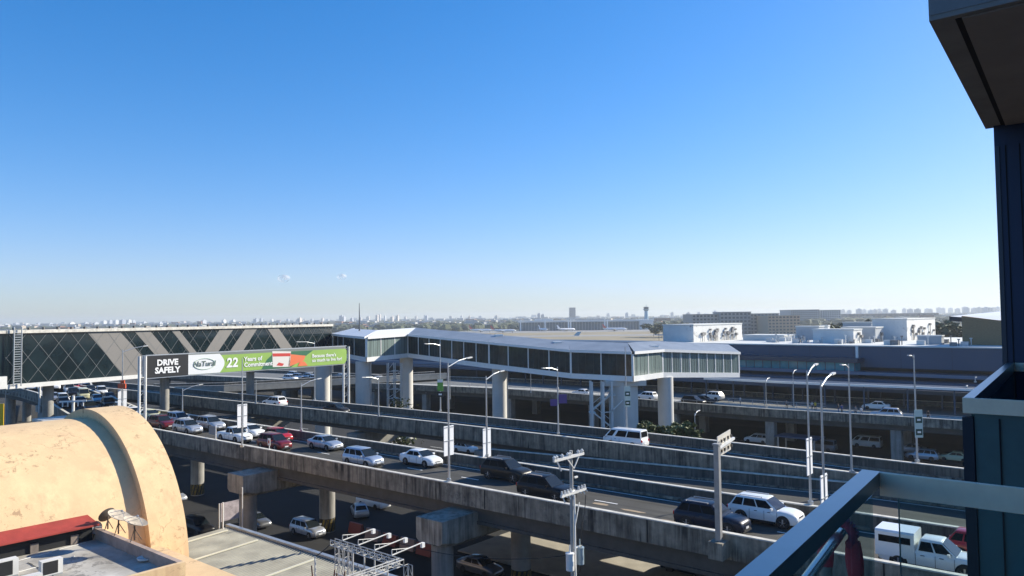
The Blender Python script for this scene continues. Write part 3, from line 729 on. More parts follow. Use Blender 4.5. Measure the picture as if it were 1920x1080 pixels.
mb = MB(); mb.hexa([W(UL0,ZB_-.6,-6.3), W(ULEN,ZB_-.6,-6.3), W(ULEN,ZB_-.6,.4), W(UL0,ZB_-.6,.4), W(UL0,ZB_-.002,-6.3), W(ULEN,ZB_-.002,-6.3), W(ULEN,ZB_-.002,.4), W(UL0,ZB_-.002,.4)]); mb.build('floor_beam', WHITE2, root)
mb = MB()
u = UL0+1
while u < ULEN:
    mb.box(W(u, ZT_+.62, .1), (.28,.28,.34), 0); u += 2.0
mb.build('roof_light', mat('roof fixture', (.12,.11,.10), .7), root)
# ladder + junction at left end
mb = MB(); l0 = uz(21,660)[0]
for s_ in (0, 1.0): mb.bar(W(l0+s_,ZB_-.3,.7), W(l0+s_,ZT_+.9,.7), .12)
for k in range(22): mb.bar(W(l0,ZB_+.1+k*.34,.7), W(l0+1.0,ZB_+.1+k*.34,.7), .08)
mb.build('ladder', GALV, root)
mb = MB(); mb.hexa([W(UL0-12,ZB_-.5,-6.3), W(UL0-.01,ZB_-.5,-6.3), W(UL0-.01,ZB_-.5,.6), W(UL0-12,ZB_-.5,.6), W(UL0-12,ZB_+1.2,-6.3), W(UL0-.01,ZB_+1.2,-6.3), W(UL0-.01,ZB_+1.2,.6), W(UL0-12,ZB_+1.2,.6)]); mb.build('stub_beam', WHITE2, root)
mb = MB(); mb.hexa([W(UL0-12,ZB_+1.21,-5), W(UL0-.02,ZB_+1.21,-5), W(UL0-.02,ZB_+1.21,0), W(UL0-12,ZB_+1.21,0), W(UL0-12,ZT_,-5), W(UL0-.02,ZT_,-5), W(UL0-.02,ZT_,0), W(UL0-12,ZT_,0)]); mb.build('glass_wall', GLASSD, root)
mb = MB(); mb.hexa([W(UL0-12,ZT_+.01,-6), W(UL0-.02,ZT_+.01,-6), W(UL0-.02,ZT_+.01,.3), W(UL0-12,ZT_+.01,.3), W(UL0-12,ZT_+.4,-6), W(UL0-.02,ZT_+.4,-6), W(UL0-.02,ZT_+.4,.3), W(UL0-12,ZT_+.4,.3)]); mb.build('roof_edge', CONCL, root)
for i, px in enumerate((112, 330, 490)):
    u = uz(px, 700)[0]; p = W(u, 0, -3)
    c = thing('bridge_column', ['dark round column under the diamond clad footbridge, in the middle of the jam','column under the diamond clad footbridge behind the left billboard half','column under the diamond clad footbridge behind the green banner'][i], 'column', p)
    mb = MB(); mb.tube((0,0,0),(0,0,ZB_-.62), .75, n=16); child(mb, 'column_shaft', PIER, c, 60)
# white twin poles at left (72,84)
for i, px in enumerate((74, 83)):
    p = att(px, 752, 47.5) if 0 else atz(px, 752, 10)
    o = MB().tube((p.x,p.y,8),(p.x,p.y,14.5), .16, n=8).build('support_pole', WHITE2); tag(o, ['left of the twin white poles below the diamond clad footbridge','right of the twin white poles below the diamond clad footbridge'][i], 'pole', 'twin white poles')

# ================================================================== WHITE GLAZED FOOTBRIDGE
VV = [(624,160,15.9),(644,150,15.8),(687,134,15.7),(765,143,15.95),(917,127,14.75),(1070,117,13.7),(1186,112,13.5),(1242,119.5,13.45),(1385,133,12.2)]
FR = []
for px, yy, zb in VV:
    p = aty(px, 660, yy); FR.append((p.x, p.y, zb))
BK2 = []
for i, p in enumerate(FR):
    a = FR[max(i-1,0)]; b = FR[min(i+1,len(FR)-1)]
    BK2.append((p[0]+ (0.5 if i else 3), p[1]+8.0))
root = thing('glazed_footbridge', 'long white glazed footbridge zigzagging on round columns towards the terminal', 'footbridge', (FR[4][0], FR[4][1], FR[4][2]))
HT = 4.2
def up(p, dz): return Vector((p[0], p[1], (p[2] if len(p) > 2 else 0)+dz))
Bk = [(b[0], b[1], f[2]) for b, f in zip(BK2, FR)]
for i in range(len(FR)-1):
    a, b = Vector(FR[i]), Vector(FR[i+1]); c, d_ = Vector(Bk[i+1]), Vector(Bk[i])
    t = (b-a); t.z = 0; t.normalize(); nrm = Vector((t.y, -t.x, 0))
    o1 = nrm*.12
    mb = MB(); mb.hexa([a+o1+up((0,0),-.25), b+o1+up((0,0),-.25), c+up((0,0),-.25), d_+up((0,0),-.25), a+o1+up((0,0),.55), b+o1+up((0,0),.55), c+up((0,0),.55), d_+up((0,0),.55)])
    mb.build('floor_beam', WHITE, root)
    zr = HT-.35
    mb = MB(); rise = Vector((0,0,1.1)); o2 = nrm*.35
    mb.hexa([a+o2+Vector((0,0,zr)), b+o2+Vector((0,0,zr)), c+Vector((0,0,zr)), d_+Vector((0,0,zr)), a+o2+Vector((0,0,HT)), b+o2+Vector((0,0,HT)), c+Vector((0,0,HT))+rise, d_+Vector((0,0,HT))+rise])
    mb.build('roof', WHITE if i in (0,1,2) else mat('bridge roof sheet', (.25,.27,.29), .45, .1, var=.2, scale=.4), root)
    mb = MB(); mb.hexa([a+o2*1.15+Vector((0,0,zr-.02)), b+o2*1.15+Vector((0,0,zr-.02)), b+o2*.9+Vector((0,0,zr-.02)), a+o2*.9+Vector((0,0,zr-.02)), a+o2*1.15+Vector((0,0,HT+.06)), b+o2*1.15+Vector((0,0,HT+.06)), b+o2*.9+Vector((0,0,HT+.06)), a+o2*.9+Vector((0,0,HT+.06))]); mb.build('roof_fascia', WHITE, root)
    gm = mat('sunlit blinds bridge glass', (.19,.24,.22), .12, var=.45, scale=1.6, zs=.05) if i in (2,6,7) else GLASSL  # sunlit segments get a paler glass colour; its upright streaks suggest blinds
    mb = MB(); z0, z1 = .552, zr-.002; mb.hexa([a+Vector((0,0,z0)), b+Vector((0,0,z0)), c+Vector((0,0,z0)), d_+Vector((0,0,z0)), a+Vector((0,0,z1)), b+Vector((0,0,z1)), c+Vector((0,0,z1)), d_+Vector((0,0,z1))]); mb.build('glazing', gm, root)
    L = (b-a).length; n = {0:2,1:2,2:3,3:7,4:4,5:2,6:2,7:9}[i]
    for k in range(n+1):
        mb = MB(); p = a.lerp(b, k/n) + nrm*.05; w_ = .30 if k in (0, n) else .17
        mb.hexa([p - t*w_/2 + nrm*s_ + Vector((0,0,.3)) for s_ in (0,)]*0 or [p-t*w_/2+Vector((0,0,.56)), p+t*w_/2+Vector((0,0,.56)), p+t*w_/2-nrm*.2+Vector((0,0,.56)), p-t*w_/2-nrm*.2+Vector((0,0,.56)),
                 p-t*w_/2+Vector((0,0,zr-.01)), p+t*w_/2+Vector((0,0,zr-.01)), p+t*w_/2-nrm*.2+Vector((0,0,zr-.01)), p-t*w_/2-nrm*.2+Vector((0,0,zr-.01))])
        mb.build('mullion', WHITE, root)
    mb = MB()
    for k in range(n):
        for j in (1,2,3):
            p = a.lerp(b, (k+j/4)/n) + nrm*.02; w_ = .05
            mb.hexa([p-t*w_/2+Vector((0,0,.56)), p+t*w_/2+Vector((0,0,.56)), p+t*w_/2-nrm*.05+Vector((0,0,.56)), p-t*w_/2-nrm*.05+Vector((0,0,.56)), p-t*w_/2+Vector((0,0,zr-.01)), p+t*w_/2+Vector((0,0,zr-.01)), p+t*w_/2-nrm*.05+Vector((0,0,zr-.01)), p-t*w_/2-nrm*.05+Vector((0,0,zr-.01))])
    mb.build('thin_mullions', mat('dark mullion', (.05,.055,.055), .5), root)
mb = MB()
for x, y, yy in ((802,625,146),(935,631,131),(1045,645,122),(1225,652,119),(1120,653,119),(1160,650,119)):
    p = aty(x, y, yy+2); mb.box((p.x, p.y, p.z+.1), (1.4,1.0,.6), .3)
mb.build('roof_unit', WHITE, root)
cols = [(605,148,15.6,1.45),(680,137,15.4,1.3),(762,145,15.7,1.25),(936,130,14.3,1.25),(1247,121,13.2,1.25)]
for i, (px, yy, zt, r) in enumerate(cols):
    p = aty(px, 700, yy); c = thing('footbridge_column', ['pale paired column below the green banner end','pale column under the footbridge left of the planted scaffold','pale column right of the planted scaffold','pale column standing alone below the footbridge middle','pale round column beside the bushes'][i], 'column', (p.x, p.y, 0), 0, 'round columns of the white footbridge')
    mb = MB(); mb.tube((0,0,0),(0,0,zt), r, n=24); child(mb, 'column_shaft', COLM, c, 60)
    if i in (0,1,3): mb = MB(); mb.box((r+.12,.3,zt/2),(.24,.3,zt)); child(mb, 'drain_pipe', GALV, c)
p = aty(1172, 750, 114.5); c = thing('footbridge_column', 'broad pale slab column with a chamfered face behind the road sign pole', 'column', (p.x, p.y, 0), .0)
mb = MB(); mb.loft([[(-1.85,-.5,z),(-.4,-1.3,z),(1.9,-.4,z),(1.9,.9,z),(-1.85,.9,z)] for z in (0,13.1)]); child(mb, 'column_shaft', COLM, c)
mb = MB(); mb.box((0,.4,12.9),(6.2,3,.8)); child(mb, 'cap_beam', COLM, c)
# staircase
p = aty(1131, 800, 113); c = thing('outdoor_staircase', 'white steel staircase tower beside the broad column under the footbridge', 'staircase', (p.x, p.y, 0), 0)
mb = MB()
for x in (-1.6,0.1,1.4): 
    for y in (0,2.2): mb.box((x,y,6.6),(.32,.32,13.2))
child(mb, 'post', WHITE2, c)
for k in range(4):
    z0 = 1+k*2.6; mb = MB(); s_ = 1 if k%2 else -1
    mb.bar((-1.5*s_,.4+.9*(k%2),z0),(1.3*s_,.4+.9*(k%2),z0+2.3),.9,.18); mb.bar((-1.5*s_,-.05+.9*(k%2),z0+1),(1.3*s_,-.05+.9*(k%2),z0+3.3),.07); child(mb, 'stair_flight', WHITE2, c)
    mb = MB(); mb.box((1.3*s_+.2*s_,1,z0+2.3),(.9,2.2,.14)); child(mb, 'landing', WHITE2, c)
mb = MB(); mb.bar((-.3,-.1,8.6),(1.2,-.1,8.7),.1); mb.bar((1.2,-.1,8.7),(3.0,-.1,10.4),.12); child(mb, 'handrail', WHITE, c)
# planted scaffold tower (735,680-760)
p = aty(741, 760, 133); c = thing('scaffold_tower', 'rusty white scaffold tower with a climbing plant between two pale columns', 'scaffold', (p.x, p.y, 0), 0)
mb = MB()
for x in (-1.4,-.2,1.0):
    for y in (0,1.6): mb.tube((x,y,0),(x,y,15.2),.09 if x else .2,n=6)
for k in range(9):
    mb.bar((-1.4,0,1+k*1.6),(1.0,0,1.0+k*1.6),.1); mb.bar((-1.4,0,1+k*1.6),(1.0 if k%2 else -.2,0,2.6+k*1.6),.08); mb.box((-.2,.8,1+k*1.6),(1.1,1.5,.1))
child(mb, 'frame', mat('chalky steel', (.52,.50,.46), .7, var=.3, scale=2), c)
mb = MB()
for k in range(420):
    z = random.uniform(0,1)**1.6*8.2+1.0; q = Vector((random.gauss(.9,1.2), random.gauss(-.3,.6), z)); r = random.uniform(.10,.26)
    u_ = Vector((random.uniform(-1,1),random.uniform(-1,1),random.uniform(-1,1))).normalized(); v_ = u_.cross(Vector((.3,.5,.8))).normalized()
    mb.quad(q-u_*r-v_*r, q+u_*r-v_*r, q+u_*r+v_*r, q-u_*r+v_*r)
child(mb, 'climbing_plant', LEAF, c)

# ================================================================== TERMINAL
TD = Vector((80.2,-74.2,0)).normalized(); TNm = Vector((TD.y, -TD.x, 0)); TNm = -TNm if TNm.y > 0 else TNm   # normal towards camera
T0 = Vector((9.61,211.4,0)); TA = atan2(TD.y, TD.x)
def TP(u, off, z): return T0 + TD*u + TNm*off + Vector((0,0,z))
def tu(px):  # u where the facade top is at px
    d = ray(px, 645); n = TNm; k = n.dot(T0)/(n.x*d.x+n.y*d.y); p = d*k; return (p.x-T0.x)*TD.x+(p.y-T0.y)*TD.y
term = thing('airport_terminal', 'long blue grey airport terminal with stepped kerb canopies and a pale flat roof', 'terminal', TP(60,0,0), TA)
def tbox(name, u0, u1, o0, o1, z0, z1, m, par=term):
    mb = MB(); mb.hexa([TP(u0,o0,z0),TP(u1,o0,z0),TP(u1,o1,z0),TP(u0,o1,z0),TP(u0,o0,z1),TP(u1,o0,z1),TP(u1,o1,z1),TP(u0,o1,z1)]); return mb.build(name, m, par)
UA, UB = -110, 190
UM = tu(1243)
tbox('wall', UA, UB, 0, -10, 12.0, 16.2, TERMW); tbox('rear_wall', UM, UB, -10.002, -60, 12.0, 16.19, TERMW)
tbox('roof', UM+.01, UB, .25, -60.2, 16.202, 16.45, ROOFW); tbox('roof_rim', UA, UM, .25, -10.1, 16.202, 16.42, TERMW)
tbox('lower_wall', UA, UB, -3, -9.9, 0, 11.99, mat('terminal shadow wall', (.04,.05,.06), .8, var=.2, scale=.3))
mb = MB()
for k in range(int((UB-UA)/9)):
    u = UA+k*9+4; mb.hexa([TP(u-.04,.012,12.0),TP(u+.04,.012,12.0),TP(u+.04,0,12.0),TP(u-.04,0,12.0),TP(u-.04,.012,16.2),TP(u+.04,.012,16.2),TP(u+.04,0,16.2),TP(u-.04,0,16.2)])
mb.build('panel_joint', TERMB, term)
ug0, ug1 = tu(1396), tu(1612)
tbox('glass_lounge', ug0, ug1, 3.5, .003, 11.2, 13.0, mat('teal glazing', (.06,.26,.29), .1, var=.5, scale=.2))
tbox('lounge_roof', ug0-.5, ug1+.8, 4.2, .003, 13.002, 13.9, TERMB)
tbox('lounge_sill', ug0-.5, ug1+.8, 4.0, .003, 9.8, 11.198, TERMD)
mb = MB()
for k in range(14):
    u = ug0+(ug1-ug0)*k/13; mb.box(TP(u,3.52,12.1),(.12,.08,1.8),TA)
mb.build('mullions', TERMB, term)
for i, (o0, z, th, m) in enumerate(((6,11.0,.35,TERMB),(11,9.9,.3,TERMD),(15,9.6,.35,TERMB),(18,9.0,.4,TERMD))):
    tbox('canopy_roof', UA, UB, o0, o0-6.2, z, z+th, m)
    tbox('canopy_edge', UA, UB, o0+.12, o0+.002, z-.15, z+th+.12, mat('pale canopy edge',(.12,.165,.23),.5) if i%2 == 0 else TERMW)
    if i in (1,3):
        for k in range(16, 46):
            u = UA+3+k*6; MB().box(TP(u,o0-1.0,(z+6.3)/2),(.3,.3,z-6.3),TA).build('canopy_post', TERMB, term)
# roof parapet pipe
tbox('downpipe', tu(1607)-.25, tu(1607)+.25, .35, .003, 13.9, 16.4, WHITE)
# outer kerb canopy with bright edge, over the departure deck
P3 = offset(resample(D_near, 6), 12.5); P3 = [p for p in P3 if proj((p[0],p[1],10.4))[0] > 1290 and p[1] > 0]
c = thing('kerb_canopy', 'thin bright edged canopy on posts over the departure kerb', 'canopy', (P3[0][0], P3[0][1], 6.1))
mb = MB(); strip_box(mb, P3, offset(P3, 4.5), [10.3]*len(P3), [10.55]*len(P3)); mb.build('canopy_roof', TERMB, c)
mb = MB(); strip_box(mb, offset(P3,-.32), offset(P3,-.002), [10.25]*len(P3), [10.62]*len(P3)); mb.build('canopy_edge', WHITE, c)
for p in offset(P3, .7): MB().tube((p[0],p[1],6.1),(p[0],p[1],10.3),.14,n=8).build('canopy_post', TERMW, c)
# railings along the island
P4 = offset(resample(D_near, 2.2), 9.6); P4 = [p for p in P4 if 1285 < proj((p[0],p[1],7))[0] < 1560 and p[1] > 0]
mb = MB()
for a, b in zip(P4, P4[1:]):
    mb.bar((*a,7.2),(*b,7.2),.07); mb.bar((*a,6.75),(*b,6.75),.05); mb.tube((*a,6.2),(*a,7.25),.05,n=6)
tag(mb.build('kerb_railing', GALV), 'steel railing along the departure island under the canopy', 'railing')
mb = MB(); P5 = offset(resample(D_near, 2.4), .12)
P5 = [p for p in P5 if p[1] > 0 and 780 < proj((p[0],p[1],7))[0] < 1830]
for a, b in zip(P5, P5[1:]): mb.bar((*a,7.5),(*b,7.5),.05); mb.tube((*a,7.0),(*a,7.5),.03,n=5)
tag(mb.build('parapet_railing', GALV), 'thin steel rail on top of the departure viaduct parapet', 'railing')
# roof structures : boxes positioned on the terminal roof from measured corners
def roofbox(name, label, xl, xm, xr, ytop, depth, z0=16.46, m1=TERMW, details=None, cat='roof structure', dl=None):
    """left face xl..xm, right (sunlit) face xm..xr ; front edge at distance 'depth'"""
    pm = aty(xm, ytop, depth); z1 = pm.z
    # along -TD (left, farther) and along -TNm (right, farther)
    def solve(px, org, dr):
        d = ray(px, ytop); # find L with (org+dr*L) projecting at px
        return (org.y*d.x/d.y-org.x)/(dr.x-dr.y*d.x/d.y)
    Ll = solve(xl, pm, -TD) if xl < xm else 1; Lr = solve(xr, pm, -TNm) if xr > xm else 4
    Lr = max(1.0, min(abs(Lr), 45)); Ll = max(.5, min(abs(Ll), 80))
    a = pm-TD*Ll; b = pm; c_ = pm-TNm*Lr; d_ = a-TNm*Lr
    r = thing(name, label, cat, (pm.x, pm.y, z0), TA)
    fl = lambda p, z: Vector((p.x, p.y, z))
    mb = MB(); mb.hexa([fl(a,z0),fl(b,z0),fl(c_,z0),fl(d_,z0),fl(a,z1),fl(b,z1),fl(c_,z1),fl(d_,z1)]); mb.build('wall', m1, r)
    mb = MB(); e = .15; mb.hexa([fl(a-TD*e+TNm*e,z1+.002),fl(b+TD*e+TNm*e,z1+.002),fl(c_+TD*e,z1+.002),fl(d_-TD*e,z1+.002),fl(a-TD*e+TNm*e,z1+.25),fl(b+TD*e+TNm*e,z1+.25),fl(c_+TD*e,z1+.25),fl(d_-TD*e,z1+.25)]); mb.build('roof_slab', ROOFW, r)
    if details:
        for k in range(details):
            f = random.uniform(.12,.92); z = z0+random.uniform(.25,.8)*(z1-z0); p = b.lerp(c_, f); p = fl(p,z)+TD*.25
            s_ = random.uniform(.5,.9)
            mb = MB(); mb.box(p,(.5,s_,s_*.8),TA); mb.tube((p.x,p.y,z),(p.x,p.y,z0),.05,n=5); mb.build('air_conditioner', mat('dirty metal', (.22,.21,.20),.7,var=.4,scale=3), r)
    return r
WB = mat('white render wall', (.68,.67,.63), .8, var=.1, scale=.4, spots=(.7,.7,(.12,.11,.10),.55))
GB = mat('grey render wall', (.40,.42,.43), .8, var=.1, scale=.4)
roofbox('roof_plant_room', 'white plant room covered in air conditioners on the terminal roof', 1243,1300,1391,610,185,m1=WB,details=26)
roofbox('roof_shed', 'low white roof shed right of the plant room with air conditioners', 1393,1470,1496,630,186,m1=ROOFW)
roofbox('roof_plant_room', 'grey roof box behind the stained block', 1492,1535,1545,613,190,m1=GB)
roofbox('roof_plant_room', 'stained pale block with a dark vent at the roof edge', 1524,1600,1616,619,166,m1=WB,details=3)
roofbox('roof_plant_room', 'grey roof block with a doorway on its bright end', 1578,1641,1656,615,172,m1=GB,details=2)
roofbox('roof_plant_room', 'largest roof block, with grey siding and a stained white end wall', 1635,1700,1753,599,176,m1=WB,details=14)
roofbox('roof_plant_room', 'small grey box in front of the largest roof block', 1720,1765,1770,631,153,m1=GB)
roofbox('roof_plant_room', 'thin grey block far back on the roof', 1580,1634,1640,605,215,m1=GB)
roofbox('roof_plant_room', 'small white cube on the terminal roof left of the stained block', 1540,1552,1556,611,200,m1=WB)
random.seed(9)
for k in range(34):
    u = tu(1400)+random.random()*(tu(1800)-tu(1400)); o_ = -random.uniform(2,22); p = TP(u,o_,16.46); s_ = random.uniform(.5,1.5)
    mb = MB(); mb.box((p.x,p.y,p.z+.35*s_),(1.1*s_,.8*s_,.7*s_),TA); mb.tube((p.x+s_,p.y,p.z),(p.x+s_,p.y,p.z+1.1*s_),.12,n=6); mb.tube((p.x+s_,p.y,p.z+1.1*s_),(p.x+s_,p.y,p.z+1.3*s_),.26,n=8)
    tag(mb.build('roof_vent', random.choice([GALV,WHITE2,mat('dirty metal', (.22,.21,.20),.7,var=.4,scale=3)])), 'small vent and duct box on the pale terminal roof', 'roof vent', 'roof vents on the terminal')
# hangar with overhanging roof at right
p0 = aty(1803, 640, 150); r = thing('hangar', 'brown louvred hangar with a pale overhanging pitched roof at the right', 'hangar', (p0.x,p0.y,16.5), TA)
mb = MB(); a = aty(1803,600,150); z1 = a.z+.2; b = a+TD*4-TNm*0; 
mb.hexa([Vector((a.x,a.y,16.46)), Vector((a.x,a.y,16.46))+TD*18, Vector((a.x,a.y,16.46))+TD*18-TNm*14, Vector((a.x,a.y,16.46))-TNm*14, Vector((a.x,a.y,z1+.6)), Vector((a.x,a.y,z1-2.0))+TD*18, Vector((a.x,a.y,z1-2.0))+TD*18-TNm*14, Vector((a.x,a.y,z1+.6))-TNm*14]); mb.build('wall', mat('brown louvre', (.26,.17,.085), .8, var=.25, scale=3, zs=8), r)
mb = MB(); e0 = aty(1780,593,152); q = [e0, e0+TD*22+Vector((0,0,-2.2)), e0+TD*24-TNm*20+Vector((0,0,.2)), e0+TD*8-TNm*24+Vector((0,0,1.2))]
mb.hexa([v-Vector((0,0,.7)) for v in q]+q); mb.build('roof', WHITE, r)
mb = MB(); mb.hexa([q[0]+TNm*.15-Vector((0,0,.9)), q[1]+TNm*.15-Vector((0,0,.9)), q[1]+TNm*.01-Vector((0,0,.9)), q[0]+TNm*.01-Vector((0,0,.9)), q[0]+TNm*.15, q[1]+TNm*.15, q[1]+TNm*.01, q[0]+TNm*.01]); mb.build('fascia', TERMD, r)
# arrivals kiosk under the viaduct
p = atz(1500, 848, 0); r = thing('covered_kiosk', 'low covered kiosk with a corrugated awning under the departure viaduct', 'kiosk', (p.x,p.y,0), TA)
mb = MB(); mb.box((0,0,2.6),(7,4,.2)); child(mb,'awning',TERMW,r); mb = MB()
for x in (-3,3):
    for y in (-1.6,1.6): mb.box((x,y,1.25),(.2,.2,2.5))
child(mb,'post',GALV,r)
# arrivals wall signage panels
for i, (x, y) in enumerate(((1612,807),(1650,812),(1735,815))):
    p = atz(x, y+30, 0); 
# ================================================================== LAMP POSTS
def lamp(px, ybase, ytop, t=None, zbase=10.0, arm=None, label='', yd=None, panel=None, topred=False, board=None, thin=.085):
    if yd is not None: b = aty(px, ybase, yd); zb = zbase if zbase is not None else b.z; b.z = zb
    else: b = atz(px, ybase, zbase)
    top = aty(px, ytop, b.y).z
    r = thing('lamp_post', label, 'street lamp', b, 0, 'street lamps')
    h = top-b.z
    mb = MB(); mb.tube((0,0,-.02),(0,0,h),thin*1.15,thin*.6,n=8); child(mb,'pole',GALV,r,50)
    mb = MB(); mb.box((0,0,.10),(.30,.30,.22)); child(mb,'base_plate',GALV,r)
    if arm:
        sg, L, rise = arm; dirv = Vector((NV.x*sg, NV.y*sg, 0)); e = dirv*L+Vector((0,0,h+rise-.3))
        mb = MB(); mb.tube((0,0,h-.35), e*.55+Vector((0,0,(h-.1)*.45)), .05, n=6); mb.tube(e*.55+Vector((0,0,(h-.1)*.45)), e, .045, n=6); child(mb,'arm',GALV,r)
        mb = MB(); mb.bar(e, e+dirv*.62+Vector((0,0,.05)), .18, .10); child(mb,'lamp_head',WHITE2,r)
    if panel:
        z0, z1 = panel
        for sx in (-1,1):
            mb = MB(); c_ = NV*sx*.34+Vector((0,0,(z0+z1)/2-b.z)); mb.box(c_, (.42,.05,z1-z0), NANG); child(mb,'banner_panel',mat('white banner', (.80,.80,.80), .6),r)
        mb = MB(); mb.box((SV.x*.04,SV.y*.04,(z0+z1)/2-b.z),(1.1,.05,.06),NANG); mb.box((SV.x*.04,SV.y*.04,z1-b.z-.1),(1.1,.05,.05),NANG); child(mb,'bracket',GALV,r)
        if topred: mb = MB(); mb.box((0,-.1,z1-b.z+.45),(1.0,.2,.6)); mb.box((.1,-.12,z1-b.z+1.0),(.5,.2,.4)); child(mb,'red_sign',mat('red orange sign', (.62,.10,.03), .5),r)
    if board: board(r, b)
    return r
AP = (1, 2.1, .55)
lamp(229,786,655,arm=(1,2.6,.6),yd=97.8,panel=(11.9,14.3),topred=True,label='lamp post with white panels and a red topped sign, left of the billboard')
lamp(454,838,672,arm=None,panel=(12,14.4),label='lamp post with white panels crossing the advertising banner')
lamp(842,902,680,arm=(1,2.2,.55),panel=(12.04,14.4),label='tall lamp post with white panels on the near parapet in the middle')
lamp(1548,1030,713,arm=(1,1.9,.5),panel=(11.6,14.1),zbase=10,label='tall lamp post nearest the balcony with white panels, right one of the pair')
lamp(342,775,728,arm=(1,2.4,.6),label='lamp post on the far parapet below the white part of the banner')
lamp(565,808,718,arm=(1,2.2,.6),label='lamp post on the far parapet right of the red cars')
lamp(913,855,705,arm=(1,2.0,.6),panel=(9.9,12.6),label='lamp post with white panels above the dark grey SUV')
lamp(1520,945,695,arm=(1,1.6,.6),panel=(12,14.5),label='tall lamp post with white panels, left one of the pair by the balcony')
lamp(480,757,712,arm=None,label='bare lamp post on the ramp viaduct left of the white SUV')
lamp(710,781,706,arm=(-1,2.2,.35),label='lamp post with a left arm in front of the pale column')
lamp(1047,814,688,arm=(-1,2.2,.3),label='lamp post carrying the small purple sign',board=lambda r,b: [child(MB().box((-.45,0,6.3-b.z+7.2-0*b.z),(.8,.08,.75)).box((.55,0,13.9-b.z),(.9,.08,1.0)),'purple_sign',mat('purple sign',(.10,.06,.22),.5),r)])
lamp(1597,886,682,arm=(-1,1.5,.3),label='lamp post on the ramp parapet right of the tall pair, with a left arm')
lamp(590,750,640,arm=(-1,2.8,.3),label='lamp post standing in front of the diamond clad footbridge, behind the banner')
def green_board(r, b):
    z1 = aty(826,711,b.y).z-b.z; z0 = aty(826,733,b.y).z-b.z; z2 = aty(826,744,b.y).z-b.z
    child(MB().box((0,-.15,(z0+z1)/2),(.80,.1,z1-z0)),'green_banner',mat('green banner',(.13,.36,.05),.6,var=.5,scale=1.2),r)
    child(MB().box((0,-.21,z1-.22),(.76,.03,.42)),'banner_top',WHITE,r)
    child(MB().box((0,-.15,(z0+z2)/2-.05),(.85,.1,z0-z2-.1)),'route_plate',BLACK,r); child(MB().box((0,-.21,(z0+z2)/2-.05),(.45,.03,.22)),'plate_symbol',WHITE,r)
lamp(826,771,643,arm=(-1,2.4,.25),label='lamp post with the green banner below the white footbridge',board=green_board)
def route_board(r, b, x, ya, yb, n=3):
    z1 = aty(x,ya,b.y).z-b.z; z0 = aty(x,yb,b.y).z-b.z; hh = (z1-z0)
    child(MB().box((.15,-.14,z1-hh*.5),(.68,.08,hh)),'sign_board',mat('pale green sign',(.50,.60,.55),.6),r)
    for k in range(2): child(MB().box((.15,-.19,z1-hh*(.36+.44*k)),(.56,.02,hh*.22)),'dark_panel',mat('dark green sign',(.02,.06,.04),.6),r)
    for k in range(2): child(MB().box((.15,-.205,z1-hh*(.36+.44*k)),(.30,.01,hh*.07)),'sign_mark',WHITE,r)
lamp(1175,806,650,arm=None,label='sign pole in front of the broad footbridge column',board=lambda r,b: route_board(r,b,1175,724,763))
lamp(1720,866,665,arm=(-1,1.5,.3),label='lamp post with pale green route signs at the right',board=lambda r,b: route_board(r,b,1720,768,820))
lamp(1437,765,712,yd=129.5,zbase=7.0,arm=(1,1.2,.5),thin=.08,label='small lamp on the departure viaduct, left one')
lamp(1488,748,697,yd=135,zbase=6.3,arm=(1,1.2,.5),thin=.08,label='small lamp on the departure viaduct behind the kerb canopy')
lamp(1812,738,722,yd=123,zbase=10.6,arm=(1,.6,.1),thin=.08,label='small lamp above the kerb canopy near the balcony')
lamp(1829,725,706,yd=128,zbase=11.0,arm=(1,.6,.1),thin=.08,label='rightmost small lamp above the kerb canopy')
lamp(1303,800,775,yd=100,zbase=5.0,arm=(1,.9,.5),thin=.08,label='small double lamp rising from the bushes')
lamp(36,790,735,yd=118,zbase=7.6,arm=(1,3.0,.6),thin=.09,label='lamp post at the left edge below the flyover') if 0 else lamp(10,782,735,yd=112,zbase=5,arm=(1,2.6,.5),thin=.09,label='lamp post at the left edge below the flyover')
lamp(844,764,690,yd=150,zbase=6.9,thin=.08,label='thin pole on the departure viaduct behind the tall lamp post')
lamp(995,702,690,yd=160,zbase=7.0,thin=.07,label='thin pole on the departure viaduct below the footbridge')

# mast behind the footbridge
p = aty(674, 625, 150); o = MB().tube((p.x,p.y,16),(p.x,p.y,aty(674,620,150).z),.22,.2,n=8).tube((p.x,p.y,aty(674,620,150).z),(p.x,p.y,aty(674,568,150).z),.16,.05,n=8).build('antenna_mast', mat('dark mast',(.10,.11,.12),.6)); tag(o,'thin dark antenna mast rising above the footbridge roof','mast')

# ================================================================== BILLBOARD BANNER
b0 = aty(273, 708, 92.5); b1 = aty(650, 685, 118.0)
bz0, bz1 = 16.15, 18.85
BD = Vector((b1.x-b0.x, b1.y-b0.y, 0)); BL = BD.length; BD.normalize(); BN = Vector((BD.y, -BD.x, 0))
bb = thing('advertising_billboard', 'long banner billboard spanning the viaducts, black DRIVE SAFELY panel then green advert', 'billboard', (b0.x,b0.y,bz0), atan2(BD.y,BD.x))
hB = bz1-bz0
mb = MB(); mb.box((BL/2,.5,hB/2),(BL,.5,hB-.2)); child(mb,'backing_frame',GALV,bb)
mb = MB(); 
for k in range(18):
    x = BL*k/17; mb.bar((x,.3,hB),(x,.9,hB),.06); mb.tube((x,.9,0),(x,.9,hB),.05,n=5)
mb.bar((0,.9,hB),(BL,.9,hB),.1); mb.bar((0,.1,hB+.06),(BL,.1,hB+.06),.14); mb.bar((0,.1,-.08),(BL,.1,-.08),.1); child(mb,'catwalk',GALV,bb)
